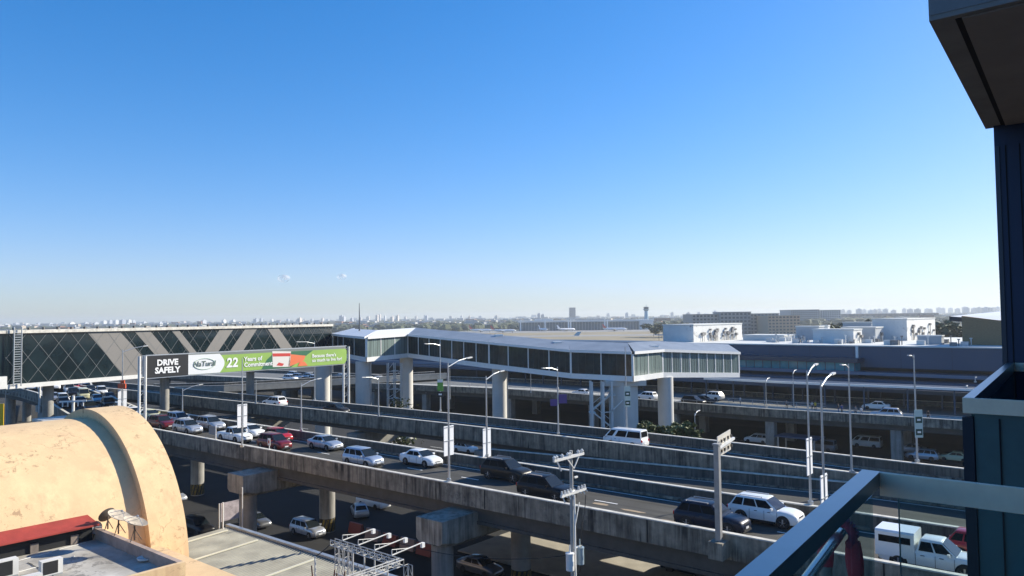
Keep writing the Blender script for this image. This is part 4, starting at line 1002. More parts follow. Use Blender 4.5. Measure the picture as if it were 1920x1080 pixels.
def bx(px):  # billboard local x at picture column
    d = ray(px, 685); k = (BN.dot(Vector((b0.x,b0.y,0))))/(BN.x*d.x+BN.y*d.y); q = d*k; return (q.x-b0.x)*BD.x+(q.y-b0.y)*BD.y
def bpoly(name, pts, m, off, par=bb):
    mb = MB(); fr = [(x,-off,z) for x,z in pts]; bk = [(x,.249,z) for x,z in pts]; mb.poly(fr)
    n = len(pts)
    for i in range(n): mb.quad(fr[i],fr[(i+1)%n],bk[(i+1)%n],bk[i])
    return child(mb,name,m,par)
xa, xb, xc = bx(353), bx(412), bx(650)
bpoly('black_panel',[(0,0),(xa,0),(xa,hB),(0,hB)],mat('banner black',(.012,.012,.013),.5),0)
bpoly('green_panel',[(xa,0),(xc-.5,0),(xc,.5),(xc,hB-.6),(xc-.3,hB-.35),(xa,hB-.35)],mat('banner green',(.27,.44,.08),.5,var=.12,scale=.15),0)
bpoly('top_strip',[(xa,hB-.349),(xc-.3,hB-.349),(xc-.3,hB),(xa,hB)],mat('banner strip',(.17,.19,.18),.6),.0)
arc = [(xb+(bx(421)-xb)*sin(pi*k/10), hB*(.93)*(k/10)) for k in range(11)]
bpoly('white_panel',[(xa,.02)]+[(x,z+.02) for x,z in arc]+[(xa,hB*.95)],mat('banner white',(.74,.75,.74),.5),.012)
DG = mat('banner dark green',(.02,.13,.06),.5)
x1,x2,x3 = bx(497),bx(560),bx(587)
bpoly('dark_swoosh',[(x1-.6,.02),(x3-4.0,.02),(x3,hB-.36),(x2+.3,hB-.36),(x1+1.6,hB-.36),(x1+.3,hB*.5)],DG,.012)
xt = bx(528)
bpoly('product_tub',[(xt-1.5,.25),(xt+1.4,.12),(xt+1.6,hB-.35),(xt-1.6,hB-.18)],mat('tub white',(.70,.66,.60),.5),.03)
bpoly('tub_stripe',[(xt-1.5,1.75),(xt+1.5,1.65),(xt+1.55,2.1),(xt-1.55,2.2)],mat('tub red',(.55,.04,.03),.5),.04)
bpoly('tub_blob',[(xt-.9,.45),(xt+.1,.30),(xt+.4,.62),(xt-.5,.85)],mat('tub red',(.55,.04,.03),.5),.04)
xo = bx(556)
bpoly('orange_slab',[(xo-1.5,.1),(xo+1.3,.9),(xo+1.6,1.6),(xo-1.2,1.95)],mat('spread orange',(.75,.17,.06),.5),.03)
bpoly('orange_slice',[(xo+.2,.1),(xo+2.0,.12),(xo+1.4,.75),(xo+.6,.8)],mat('spread orange',(.75,.17,.06),.5),.045)
def TM(x, z, off=.05, rot=0): return Matrix.Translation((x,-off,z)) @ Matrix.Rotation(pi/2,4,'X') @ Matrix.Rotation(rot,4,'Z')
WT = mat('banner lettering white',(.82,.82,.80),.5); GT = mat('banner lettering grey',(.10,.14,.12),.5)
text_obj('DRIVE\nSAFELY', 1.02, WT, bb, TM(xa*.5, hB*.47), bold=.045)
text_obj('NaTural', .95, GT, bb, TM((xa+xb)/2, hB*.48), bold=.02, shear=.15)
mb = MB(); cx = (xa+xb)/2
for k in range(24):
    a, b = 2*pi*k/24, 2*pi*(k+1)/24
    mb.bar((cx+1.5*cos(a),-.05,hB*.48+.72*sin(a)),(cx+1.5*cos(b),-.05,hB*.48+.72*sin(b)),.05)
child(mb,'logo_ring',mat('logo pale green',(.35,.48,.36),.5),bb)
x22 = bx(438)
text_obj('22', 1.75, WT, bb, TM(x22-.25, hB*.44), bold=.05, shear=.1)
text_obj('Years of\nCommitment', .84, WT, bb, TM(bx(453)+.35, hB*.44), bold=.02, align='LEFT')
text_obj("Because there's\nso much to live for!", .72, WT, bb, TM(bx(585), hB*.42), bold=.015, align='LEFT')
def trusspole(px, yb, yt, yd, zb, lab, w=.8):
    p = aty(px, yb, yd); zt = aty(px, yt, yd).z; r = thing('billboard_post', lab, 'post', (p.x,p.y,zb), atan2(BD.y,BD.x), 'posts of the advertising billboard')
    h = zt-zb; mb = MB()
    for dx in (-w/2, w/2): mb.tube((dx,.25,0),(dx,.25,h),.17,n=8)
    child(mb,'chord',WHITE2,r,50); mb = MB(); n = int(h/.7)
    for k in range(n): mb.bar((-w/2,.25,k*h/n),(w/2,.25,(k+1)*h/n if k%2 else k*h/n),.05)
    child(mb,'lattice',GALV,r)
trusspole(268,808,668,91.5,9.0,'white twin lattice post at the left end of the billboard',.75)
trusspole(651,752,650,118.6,8.5,'white twin lattice post at the right end of the billboard',1.1)

# ================================================================== UTILITY POLES
p = aty(1074, 1080, 46.0); r = thing('utility_pole', 'tall concrete utility pole with two cross arms and transformers in front of the viaduct', 'utility pole', (p.x,p.y,0), NANG)
mb = MB(); mb.tube((0,0,0),(0,0,14.85),.16,.11,n=10); child(mb,'pole',mat('bleached pole',(.38,.37,.34),.8,var=.12,scale=1.5),r,60)
mb = MB(); mb.tube((.0,-.22,3.5),(.0,-.20,12.2),.06,n=6); child(mb,'conduit',WHITE,r)
INS = mat('porcelain', (.70,.69,.65), .3)
mb = MB(); mb.box((-.5,-.2,14.55),(3.1,.14,.16)); mb.bar((.0,-.2,13.8),(.6,-.2,14.5),.06); mb.bar((0,-.2,13.8),(-.7,-.2,14.5),.06); child(mb,'cross_arm',WHITE2,r)
for x in (-2.0,-1.75,-1.2,-.6,-.4,.5,.9):
    mb = MB(); mb.tube((x,-.2,14.64),(x,-.2,14.84),.09,.05,n=8); mb.tube((x,-.2,14.72),(x,-.2,14.77),.11,n=8); child(mb,'insulator',INS,r)
child(MB().bar((-1.8,-.25,14.5),(-1.5,-.35,13.9),.08),'fuse',INS,r); child(MB().bar((-.1,-.3,10.4),(.4,-.3,11.7),.05),'fuse',INS,r)
mb = MB(); mb.box((-.1,-.22,12.35),(2.6,.13,.15)); child(mb,'cross_arm',WHITE2,r)
for x,q_ in ((-1.3,.5),(-1.0,.1),(-.7,.35),(-.4,.15),(.45,.1),(.8,.3),(1.1,.1)):
    mb = MB(); mb.tube((x,-.22,12.43),(x,-.22,12.65),.08,.05,n=8); mb.bar((x,-.3,12.3),(x+.12,-.35,12.28-q_*.6),.06); child(mb,'insulator',INS,r)
mb = MB(); mb.box((.35,-.1,13.2),(.3,.1,.1)); mb.bar((0,-.2,9.0),(.7,-.2,9.0),.06); child(mb,'bracket',WHITE2,r)
mb = MB(); pts = [Vector((1.1,-.3,12.0)),Vector((.95,-.3,11.0)),Vector((.6,-.3,10.2)),Vector((.45,-.3,8.5)),Vector((.45,-.2,7.4))]
for a, b in zip(pts, pts[1:]): mb.tube(a,b,.025,n=5)
child(mb,'cable',BLACK,r)
for x, z, mm in ((-.48,8.35,WHITE),(.58,8.45,mat('transformer grey blue',(.30,.38,.42),.4))):
    mb = MB(); mb.tube((x,-.15,z-.55),(x,-.15,z+.4),.25,n=16); mb.tube((x,-.15,z+.4),(x,-.15,z+.47),.27,n=16); mb.tube((x,-.15,z+.47),(x,-.15,z+.95),.05,.03,n=6); mb.box((x,-.40,z-.1),(.1,.05,.25)); child(mb,'transformer',mm,r,50)
p = aty(137, 785, 100); r = thing('utility_pole', 'white utility pole with one cross arm rising behind the tan barrel roof', 'utility pole', (p.x,p.y,0), .35)
mb = MB(); mb.tube((0,0,0),(0,0,aty(137,742,100).z),.22,.18,n=8); child(mb,'pole',WHITE2,r); z = aty(137,752,100).z
mb = MB(); mb.box((0,-.2,z),(3.2,.15,.2)); child(mb,'cross_arm',WHITE,r); mb = MB()
for x in (-1.2,-.6,.6,1.2): mb.tube((x,-.2,z-.1),(x,-.2,z-.7),.08,n=6)
child(mb,'insulator',INS,r)
# wires
def wire(a, b, sag, lab, r=.02):
    mb = MB(); a = Vector(a); b = Vector(b); n = 14; pr = a
    for k in range(1,n+1):
        t = k/n; q = a.lerp(b,t); q.z -= sag*4*t*(1-t); mb.tube(pr,q,r,n=4,caps=False); pr = q
    tag(mb.build('overhead_wire', BLACK), lab, 'wire')
wire(aty(705,1004,52), aty(1073,1040,46), .8, 'dark overhead wire crossing the shade left of the utility pole')
wire(aty(1340,1003,47), aty(1073,925,46), 1.0, 'overhead wire right of the utility pole') if 0 else None
# sign pole with board seen from behind
b = atz(1334, 1012, 9.9); b = st(b.x*SV.x+b.y*SV.y, 42.4, 8.6)
zt = aty(1334,835,b.y).z
r = thing('road_sign', 'thick steel road sign post with a small bracketed board seen from its back', 'road sign', b, NANG)
mb = MB(); mb.loft([[(-.15,-.16,z),(.15,-.16,z),(.15,.16,z),(-.15,.16,z)] for z in (0,zt-8.6)]); mb.box((0,0,zt-8.6+.05),(.42,.42,.1)); child(mb,'post',mat('brushed sign post',(.34,.33,.31),.5,.3,var=.15,scale=2),r)
hz = zt-8.6
mb = MB(); mb.bar((.15,0,hz-.22),(2.5,0,hz+.10),.14); child(mb,'arm',WHITE,r)
bz = hz-.06
mb = MB(); mb.hexa([(.35,.10,bz-.72),(2.25,.10,bz-.52),(2.25,.15,bz-.52),(.35,.15,bz-.72),(.35,.10,bz+.50),(2.25,.10,bz+.72),(2.25,.15,bz+.72),(.35,.15,bz+.50)]); child(mb,'sign_board',mat('aluminium sign back',(.62,.58,.50),.6,.1,var=.1,scale=1),r)
mb = MB()
for x in (.7,1.1,1.65,2.1):
    for z in (.28,-.32): mb.box((x,-.0,bz+z+(x-1.3)*.1),(.09,.10,.17))
child(mb,'bracket',mat('dark bracket',(.08,.07,.06),.7),r)
mb = MB(); mb.box((-.0,.0,.5),(1.1,.9,1.0)); child(mb,'corbel',CONC,r)
# small plates on the near parapet
p = st(pxs(398,812,43.0,10.5), 43.0, 10.0); r = thing('small_sign', 'small square sign plate on a thin stake on the parapet behind the silver SUV', 'sign', p, SANG)
mb = MB(); mb.tube((.75,0,0),(.75,0,1.5),.05,n=6); child(mb,'stake',WHITE,r); mb = MB(); mb.box((0,0,.95),(1.4,.04,.95)); child(mb,'plate',mat('dusty plate',(.30,.28,.26),.7),r)
p = st(pxs(505,838,43.0,10.5), 43.0, 10.0); r = thing('small_sign', 'tiny white sign plate on the parapet in front of the dark red car', 'sign', p, SANG)
mb = MB(); mb.tube((0,0,0),(0,0,.6),.04,n=6); child(mb,'stake',WHITE,r); mb = MB(); mb.box((0,-.04,.75),(.42,.04,.7)); mb2 = child(mb,'plate',WHITE,r)
mb = MB(); mb.box((0,-.065,.75),(.25,.01,.3)); child(mb,'plate_mark',mat('plate red',(.45,.1,.08),.6),r)
# speed sign in the shade near the barrel
p = aty(431, 975, 66); r = thing('warning_sign', 'faded warning board in the shade beside the left portal column', 'sign', (p.x,p.y,0), .9)
zt = aty(431,940,66).z
mb = MB(); mb.tube((-1.0,0,0),(-1.0,0,zt),.06,n=6); mb.tube((1.2,0,0),(1.2,0,zt+1),.06,n=6); child(mb,'post',WHITE2,r); mb = MB(); mb.box((0,0,zt-.8),(1.7,.05,1.6)); child(mb,'board',mat('faded board',(.35,.30,.30),.7,var=.4,scale=2),r)
p = aty(418, 985, 62); tag(MB().tube((p.x,p.y,5),(p.x,p.y,aty(418,942,62).z),.07,n=6).build('roof_pipe', WHITE2),'thin white pipe standing at the corner of the metal roof','pipe')

# ================================================================== BUSHES AND TREES
def tree(name, label, p, h, r, n, trunk=.35, cz=.62, leaf=.28, seed=1, group=None, flat=.7, m=LEAF):
    random.seed(seed); root = thing(name, label, 'tree', p, 0, group)
    mb = MB(); mb.tube((0,0,0),(0,0,h*cz),.22,.12,n=7)
    limbs = []
    for k in range(6):
        a = 2*pi*k/6+random.uniform(-.4,.4); s0 = Vector((0,0,h*cz*random.uniform(.5,.95))); e = Vector((cos(a)*r*.65, sin(a)*r*.65, h*random.uniform(.6,.88))); mb.tube(s0,e,.09,.03,n=5); limbs.append(e)
    child(mb,'trunk',BARK,root)
    mb = MB(); cl = []
    for k in range(max(9,int(n/80))):
        a = random.uniform(0,2*pi); rr = r*sqrt(random.random())*.85; cl.append((Vector((cos(a)*rr, sin(a)*rr, h*cz+ (h*(1-cz))*random.uniform(.05,.85)*(1-.4*rr/r))), r*random.uniform(.22,.42)))
    for e in limbs: cl.append((e, r*.3))
    for k in range(n):
        c, cr = random.choice(cl); d = Vector((random.gauss(0,1),random.gauss(0,1),random.gauss(0,1))).normalized()*cr*random.random()**.35; d.z *= flat
        q = c+d; u_ = Vector((random.uniform(-1,1),random.uniform(-1,1),random.uniform(-.5,.5))).normalized(); v_ = u_.cross(Vector((random.uniform(-1,1),random.uniform(-1,1),1))).normalized(); s_ = leaf*random.uniform(.5,1.2)
        mb.quad(q-u_*s_-v_*s_*.6, q+u_*s_-v_*s_*.6, q+u_*s_+v_*s_*.6, q-u_*s_+v_*s_*.6)
    child(mb,'crown',m,root); return root
for i, (px, y0, yy, hh, rr) in enumerate(((1214,800,94,9.9,1.3),(1228,798,96,9.7,1.5),(1262,803,93,9.2,1.6),(1282,800,95,10.0,1.6),(1300,806,94,9.2,1.3))):
    p = aty(px, 850, yy); tree('small_tree', ['leftmost of the five small trees behind the white van','second small tree from the left beside the round footbridge column','third small tree, right in front of the round column','fourth small tree right of the round column','rightmost small tree below the double lamp'][i], (p.x,p.y,0), hh+1.0, rr, 1600, seed=40+i, leaf=.19, group='small trees behind the ramp viaduct')

# ================================================================== PEOPLE on the departure deck
def person(px, off, label, shirt, trousers, pose=0):
    P = offset(PD, off); i = min(range(1,len(P)), key=lambda k: abs(proj((P[k][0],P[k][1],6.1))[0]-px) + (0 if P[k][1] > 0 else 1e5))
    a, b = P[i-1], P[i]; pa, pb = proj((a[0],a[1],6.1))[0], proj((b[0],b[1],6.1))[0]; f = (px-pa)/(pb-pa)
    root = thing('person', label, 'person', (a[0]+(b[0]-a[0])*f, a[1]+(b[1]-a[1])*f, 6.11), random.uniform(0,6), 'people on the departure viaduct')
    st_ = .22 if pose else .08
    V = [(0,0,.95),(0,0,1.15),(0,.0,1.38),(0,0,1.50),(0,.01,1.60),(0,.01,1.72),
         (.18,0,1.40),(.24,.06,1.14),(.22,.16,.92),(.21,.19,.82),(-.18,0,1.40),(-.25,-.03,1.13),(-.23,.04,.88),(-.22,.07,.78),
         (.09,0,.88),(.11,st_*.5,.50),(.11,st_*.4-.05,.08),(.12,st_*.4+.12,.03),(-.09,0,.88),(-.11,-st_*.5,.50),(-.11,-st_*.9,.10),(-.12,-st_*.9+.16,.04)]
    E_ = [(0,1),(1,2),(2,3),(3,4),(4,5),(2,6),(6,7),(7,8),(8,9),(2,10),(10,11),(11,12),(12,13),(0,14),(14,15),(15,16),(16,17),(0,18),(18,19),(19,20),(20,21)]
    R_ = [.15,.14,.16,.055,.095,.09,.065,.045,.035,.03,.065,.045,.035,.03,.10,.065,.045,.04,.10,.065,.045,.04]
    me = bpy.data.meshes.new('person_body'); me.from_pydata(V, E_, []); o = bpy.data.objects.new('body', me); COL.objects.link(o)
    sk = o.modifiers.new('skin','SKIN'); 
    for v, rr in zip(me.skin_vertices[0].data, R_): v.radius = (rr, rr*.8)
    me.skin_vertices[0].data[0].use_root = True
    ss_ = o.modifiers.new('sub','SUBSURF'); ss_.levels = 1; ss_.render_levels = 1
    dg = bpy.context.evaluated_depsgraph_get(); dg.update(); m2 = bpy.data.meshes.new_from_object(o.evaluated_get(dg)); bpy.data.objects.remove(o)
    m2.materials.clear()
    for mm in (mat('cloth '+shirt[0], shirt[1], .9), mat('cloth '+trousers[0], trousers[1], .9), mat('brown skin',(.30,.17,.11),.6), mat('dark hair',(.015,.012,.01),.8)): m2.materials.append(mm)
    for f_ in m2.polygons:
        c = f_.center; f_.material_index = 3 if c.z > 1.66 or (c.z > 1.55 and c.y < -.02) else 2 if c.z > 1.47 or (abs(c.x) > .2 and c.z < 1.15 and c.z > .7) else 0 if c.z > .93 else 1
        f_.use_smooth = True
    o = bpy.data.objects.new('body', m2); COL.objects.link(o); o.parent = root
BLK=('black',(.015,.015,.018)); WH=('white',(.6,.6,.6)); BLU=('blue',(.04,.07,.2)); TEAL=('teal',(.05,.25,.2)); YEL=('yellow',(.55,.42,.05)); GRY=('grey',(.2,.2,.2))
person(1737,3.2,'person in black walking along the departure viaduct near the signposted lamp',BLK,BLK,1)
person(1612,3.4,'person in a white shirt, right of a pair walking on the departure viaduct',WH,BLU,1)
person(1602,3.9,'person in grey, left of a pair walking on the departure viaduct',GRY,BLK,1)
person(1572,6.0,'person in black standing near the island end',BLK,BLU)
person(1578,5.2,'person in blue beside the person in black near the island end',BLU,BLK)
person(1530,8.0,'person in a yellow vest at the end of the island',YEL,BLK)
person(1524,8.3,'person in white beside the yellow vested worker',WH,BLK)
person(1388,8.2,'person in white on the island between lamp and canopy post',WH,GRY)
person(1475,8.0,'person in grey clothes on the island right of the small lamp',GRY,BLK)
person(1045,4.0,'person in a white shirt near the parapet below the footbridge',WH,BLU,1)
person(880,3.0,'person in white on the departure viaduct right of the tall lamp post',WH,WH)

# ================================================================== AIRFIELD, CITY
def boxm(mb, px, py, yd, wpx, z0, depth, m=0, ang=0, ztop=None):
    p = aty(px, py, yd); zt = p.z if ztop is None else ztop; wd = wpx*yd/FPX; mb.box((p.x, p.y+depth/2, (z0+zt)/2),(wd,depth,zt-z0),ang,m)
FT = thing('distant_terminal', 'long distant airport terminal with glazed walls and white pylons across the airfield', 'terminal', (20,1290,0))
HZG = mat('distant glazing', (.10,.14,.16), .3, var=.2, scale=.05); 
mb = MB(); boxm(mb,1098,603,1290,250,0,40); mb.build('glazed_wall',HZG,FT)
mb = MB(); boxm(mb,1098,601,1284,254,aty(1098,603.5,1284).z,52,ztop=aty(1098,600.5,1284).z); boxm(mb,1212,602,1280,26,0,30); boxm(mb,1020,598.5,1330,34,10,30); mb.build('roof',WHITE2,FT)
for x in (978,1024,1068,1072,1136,1141):
    mb = MB(); boxm(mb,x-2,602-3,1275,2.4,0,3); mb.build('pylon',WHITE,FT)
mb = MB()
for k in range(44): boxm(mb,980+k*5.6,603.5,1289,.7,0,1)
mb.build('mullions',mat('pale mullion',(.35,.38,.40),.6),FT)
CT = thing('control_tower', 'pale blue airport control tower with a dark cab', 'control tower', aty(1212,600,1500)*1 - Vector((0,0,aty(1212,600,1500).z)))
p = aty(1212, 600, 1500); zt = aty(1212, 573, 1500).z
mb = MB(); mb.tube((0,0,0),(0,0,zt-11),4.6,3.6,n=12); child(mb,'shaft',mat('tower blue',(.40,.58,.66),.6),CT)
mb = MB(); mb.tube((0,0,zt-11),(0,0,zt-8),3.6,5.6,n=12); mb.tube((0,0,zt-8),(0,0,zt-6.5),6.1,n=12); mb.tube((0,0,zt-3.2),(0,0,zt-2.4),5.8,n=12); mb.tube((0,0,zt-2.4),(0,0,zt+2),.5,n=6); child(mb,'gallery',mat('tower gallery',(.30,.40,.44),.6),CT)
mb = MB(); mb.tube((0,0,zt-6.5),(0,0,zt-3.2),4.6,5.3,n=12); child(mb,'cab_glass',GLASSD,CT)
mb = MB(); mb.loft([[(-22+q*0,-8,0),(22,-8,0),(22,8,0),(-22,8,0)],[(-12,-8,9),(14,-8,9),(14,8,9),(-12,8,9)],[(-5,-4,16),(8,-4,16),(8,4,16),(-5,4,16)]]) if 0 else mb.loft([[(-22,-8,0),(22,-8,0),(22,8,0),(-22,8,0)],[(-12,-8,9),(14,-8,9),(14,8,9),(-12,8,9)],[(-5,-4,16),(8,-4,16),(8,4,16),(-5,4,16)]]) if 0 else None
# airliners
def airliner(px, py, ang, lab, sc=1.0, tail='red'):
    p = atz(px, py, .25); r = thing('airliner', lab, 'airliner', p, ang, 'airliners parked across the airfield')
    WM = mat('aircraft white',(.78,.78,.78),.4); rings = []
    for x, rr, zc in ((-19,.3,4.6),(-15,1.1,4.2),(-9,1.9,3.6),(0,2.0,3.4),(12,2.0,3.4),(17,1.6,3.2),(19.2,.5,2.9)):
        rings.append([(x*sc, rr*cos(2*pi*k/12)*sc, (zc+rr*sin(2*pi*k/12))*sc) for k in range(12)])
    mb = MB(); mb.loft(rings); child(mb,'fuselage',WM,r,60)
    for s_ in (-1,1):
        mb = MB(); mb.hexa([Vector(v)*sc for v in ((3,s_*1.6,2.6),(-4,s_*1.6,2.6),(-7,s_*17,3.9),(-5,s_*17,3.9),(3,s_*1.6,3.0),(-4,s_*1.6,3.0),(-7,s_*17,4.0),(-5,s_*17,4.0))]); child(mb,'wing',WM,r)
        mb = MB(); mb.tube(Vector((2.6,s_*5.5,1.6))*sc,Vector((-.8,s_*5.5,1.7))*sc,1.0*sc,.7*sc,n=10); child(mb,'engine',GALV,r)
        mb = MB(); mb.hexa([Vector(v)*sc for v in ((-15,s_*.5,5),(-17.5,s_*.5,5),(-19,s_*6,5.4),(-18,s_*6,5.4),(-15,s_*.5,5.2),(-17.5,s_*.5,5.2),(-19,s_*6,5.5),(-18,s_*6,5.5))]); child(mb,'tailplane',WM,r)
    mb = MB(); mb.hexa([Vector(v)*sc for v in ((-13,-.2,5.2),(-18,-.2,5.2),(-18,.2,5.2),(-13,.2,5.2),(-18.5,-.2,11.4),(-20.5,-.2,11.4),(-20.5,.2,11.4),(-18.5,.2,11.4))]); child(mb,'tail_fin',mat('fin '+tail,dict(red=(.5,.06,.05),white=(.8,.8,.8),blue=(.05,.12,.4))[tail],.5),r)
    mb = MB()
    for x, y in ((14,0),(-1,3),(-1,-3)): mb.tube(Vector((x,y,0))*sc,Vector((x,y,2.4))*sc,.3*sc,n=6); mb.tube(Vector((x,y-.4,.6))*sc,Vector((x,y+.4,.6))*sc,.6*sc,n=10)
    child(mb,'landing_gear',BLACK,r)
airliner(902,623,.1,'leftmost white airliner with a red tail on the airfield')
airliner(944,624,0.05,'second white airliner from the left with a red tail')
airliner(1018,621,-1.2,'white airliner parked nose on at the distant terminal',.9,'white')
airliner(1062,621,.5,'white airliner at the distant terminal between the pylons',.9,'white')
airliner(1153,621,.1,'white airliner with a red tail right of the last pylon',1.,'red')
p = aty(1078,640,260); zt = aty(1084,622,260).z
mb = MB(); mb.hexa([(p.x-.5,260,16.5),(p.x+1.4,260,16.5),(p.x+1.4,260.4,16.5),(p.x-.5,260.4,16.5),(p.x+1.0,260,zt),(p.x+2.3,260,zt),(p.x+2.3,260.4,zt),(p.x+1.0,260.4,zt)]); tag(mb.build('winglet_fin', WHITE),'white slanted aircraft fin showing above the terminal roof','fin')
# far trees and houses as stuff
random.seed(11)
mb = MB()
for k in range(5200):
    f = random.random(); yd = 1380*(6.0**f); 
    if random.random() < .35: yd = random.uniform(1380, 1900)
    x = random.uniform(-.78,.78)*yd
    if -90 < x-(.1*0) < 260 and yd < 1420: continue
    r_ = random.uniform(5,11)*(1+yd/5000); mb.blob((x, yd, r_*.35), r_, seg=5)
tag(mb.build('far_woods', LEAFF, fix=False), 'dark green belt of distant trees beyond the airfield', 'woods', kind='stuff')
mb = MB(); mats = [mat('house white',(.46,.46,.45),.8),mat('house grey',(.34,.35,.36),.8),mat('house beige',(.45,.38,.30),.8),mat('house roof rust',(.25,.13,.09),.8)]
for k in range(5200):
    f = random.random(); yd = 1500*(5.5**f); x = random.uniform(-.8,.8)*yd
    hh = random.uniform(5,13)+max(0,random.gauss(0,1))*yd*.0016; wd = random.uniform(8,26)*(1+yd/5000)
    mb.box((x,yd,hh/2),(wd,random.uniform(8,20),hh),random.uniform(-.6,.6),random.choice([0,0,1,1,2,3]))
tag(mb.build('far_city', mats, fix=False), 'low pale houses of the distant city filling the horizon', 'city', kind='stuff')
# near trees beyond the terminal right
k = 0
for px, py, yd, rr in ((1575,606,420,9),(1600,602,440,10),(1630,600,460,11),(1655,600,450,9),(1770,603,330,8),(1790,606,320,8),(1760,600,420,9),(1545,608,400,8),(1225,607,820,13),(1250,606,800,14),(1275,606,820,13),(1235,611,700,10)):
    p = aty(px, py, yd); h = p.z; k += 1
    tree('far_tree', 'leafy %s tree %s' % (('broad','tall','rounded')[k%3], 'beyond the terminal roof at the right' if px > 1500 else 'beyond the airfield beside the control tower'), (p.x,p.y,0), h, rr, 260, seed=100+k, leaf=1.6, group='trees beyond the terminal' , m=LEAFF)
# office buildings
def gridblock(name, label, x0, x1, ytop, yd, dep, wm, floors, bays, cat='building', ybase_z=0, win=None):
    a = aty(x0,ytop,yd); b = aty(x1,ytop,yd); zt = (a.z+b.z)/2; r = thing(name, label, cat, ((a.x+b.x)/2, yd, 0))
    mb = MB(); mb.box(((0), dep/2, zt/2),(b.x-a.x,dep,zt)); child(mb,'wall',wm,r)
    mb = MB(); mb.box((0,dep/2,zt+.3),(b.x-a.x+1,dep+1,.6)); child(mb,'roof',mat('office roof',(.30,.30,.29),.8),r)
    fh = zt/floors; bw = (b.x-a.x)/bays
    wm_ = win or mat('office glass',(.05,.06,.07),.2); rest = MB(); cnt = 0; me = MB().box((0,0,0),(bw*.62,.3,fh*.52)).mesh('pane', wm_)
    for f in range(floors-1,-1,-1):
        for k in range(bays):
            c_ = (-(b.x-a.x)/2+bw*(k+.5),-.05,fh*(f+.52)); cnt += 1
            if cnt <= 96: o = bpy.data.objects.new('window', me); COL.objects.link(o); o.parent = r; o.location = c_
            else: rest.box(c_,(bw*.62,.3,fh*.52))
    if cnt > 96: tag(child(rest,'lower_windows',wm_,r), kind='stuff')
    return r
gridblock('office_block','wide grey office block with rows of windows beyond the terminal roof',1298,1460,589,900,50,mat('office grey',(.34,.32,.29),.8),6,24)
gridblock('office_block','raised middle tower of the grey office block',1350,1408,585.5,893,30,mat('office grey',(.34,.32,.29),.8),6,8)
gridblock('office_block','beige office block right of the wide grey one',1440,1500,592,860,50,mat('office beige',(.48,.36,.25),.8),6,9)
gridblock('office_block','glassy blue block on the horizon right of the beige one',1482,1536,581,1500,60,mat('office blue',(.20,.26,.30),.6),8,14)
gridblock('office_block','pale grey block on the horizon beside the blue one',1538,1576,581.5,1520,60,mat('office pale',(.40,.42,.43),.7),8,9)
gridblock('office_tower','lone dark office tower on the horizon above the footbridge',1068,1079,577,3000,30,mat('tower grey',(.16,.19,.23),.7),14,5,'tower')
gridblock('office_block','long low dark hall far behind the roof blocks',1590,1760,588,1900,60,mat('dark hall',(.12,.12,.12),.8),2,16)
random.seed(5); k = 0
spots = [(195,602),(206,601),(217,601),(230,600),(242,600),(250,601),(30,606),(73,606),(135,605),(180,605),(95,606),(270,604),(300,605),(372,602),(382,601),(420,600),(437,600),(480,598),(490,597),(510,599),(540,598),(562,597),(640,592),(645,594),(660,597),(707,591),(712,590),(722,592),(735,594),(797,591),(800,592),(845,593),(865,592),(1010,588),(1017,590),(1310,586),(1340,584),(1355,585),(1610,580),(1620,581),(1660,580),(1695,579),(1760,577),(1768,578),(1808,576),(1812,577),(1848,577),(1862,577),(1855,578),(1720,580),(1580,581),(930,592),(760,594),(585,598),(605,597),(1640,581),(1648,580),(1675,582),(1706,580),(1738,579),(1744,580),(1782,578),(1795,579),(1826,578),(1835,577),(1870,576),(1592,582),(1632,582),(900,593),(880,593),(1140,588),(1175,587),(1260,586),(1290,587),(690,594),(676,596),(745,592),(780,593),(345,603),(325,604),(160,605),(50,607),(12,608)]
for px, py in spots:
    k += 1; yd = random.uniform(3200,5600); a = aty(px,py,yd); wd = random.uniform(2.5,6)*yd/FPX*(.75 if px > 1300 else 1)
    c = random.choice([(.55,.55,.53),(.40,.42,.45),(.50,.45,.40),(.30,.33,.38)])
    nm = 'horizon tone %d' % int(c[0]*100)
    mb = MB(); mb.box((a.x,a.y,a.z/2),(wd,40,a.z)); mb.box((a.x+wd*.15,a.y,a.z+2),(wd*.4,20,4)); o = mb.build('distant_building', mat(nm,c,.8))
    side = 'left of the billboard' if px < 270 else 'above the diamond clad footbridge' if px < 625 else 'above the white footbridge' if px < 1200 else 'at the right of the horizon'
    tag(o, 'hazy high rise block on the horizon '+side, 'building', 'distant high rises '+side)
# two small clouds
cm = bpy.data.materials.new('cloud vapour'); cm.use_nodes = True; n = cm.node_tree.nodes; L = cm.node_tree.links; n.clear()
o_ = n.new('ShaderNodeOutputMaterial'); d0 = n.new('ShaderNodeBsdfDiffuse'); d0.inputs[0].default_value = (1,1,1,1); d1 = n.new('ShaderNodeBsdfTranslucent'); d1.inputs[0].default_value = (1,1,1,1); ad = n.new('ShaderNodeMixShader'); ad.inputs[0].default_value = .5; L.new(d0.outputs[0], ad.inputs[1]); L.new(d1.outputs[0], ad.inputs[2])
t_ = n.new('ShaderNodeBsdfTransparent'); mx = n.new('ShaderNodeMixShader'); lw = n.new('ShaderNodeLayerWeight'); lw.inputs[0].default_value = .5; tc = n.new('ShaderNodeTexCoord'); nz_ = n.new('ShaderNodeTexNoise'); nz_.inputs['Scale'].default_value = 1.6; nz_.inputs['Detail'].default_value = 5; L.new(tc.outputs['Object'], nz_.inputs['Vector'])
a1 = n.new('ShaderNodeMapRange'); a1.inputs['From Min'].default_value = .75; a1.inputs['From Max'].default_value = .05; a1.inputs['To Max'].default_value = .62; L.new(lw.outputs['Facing'], a1.inputs[0])
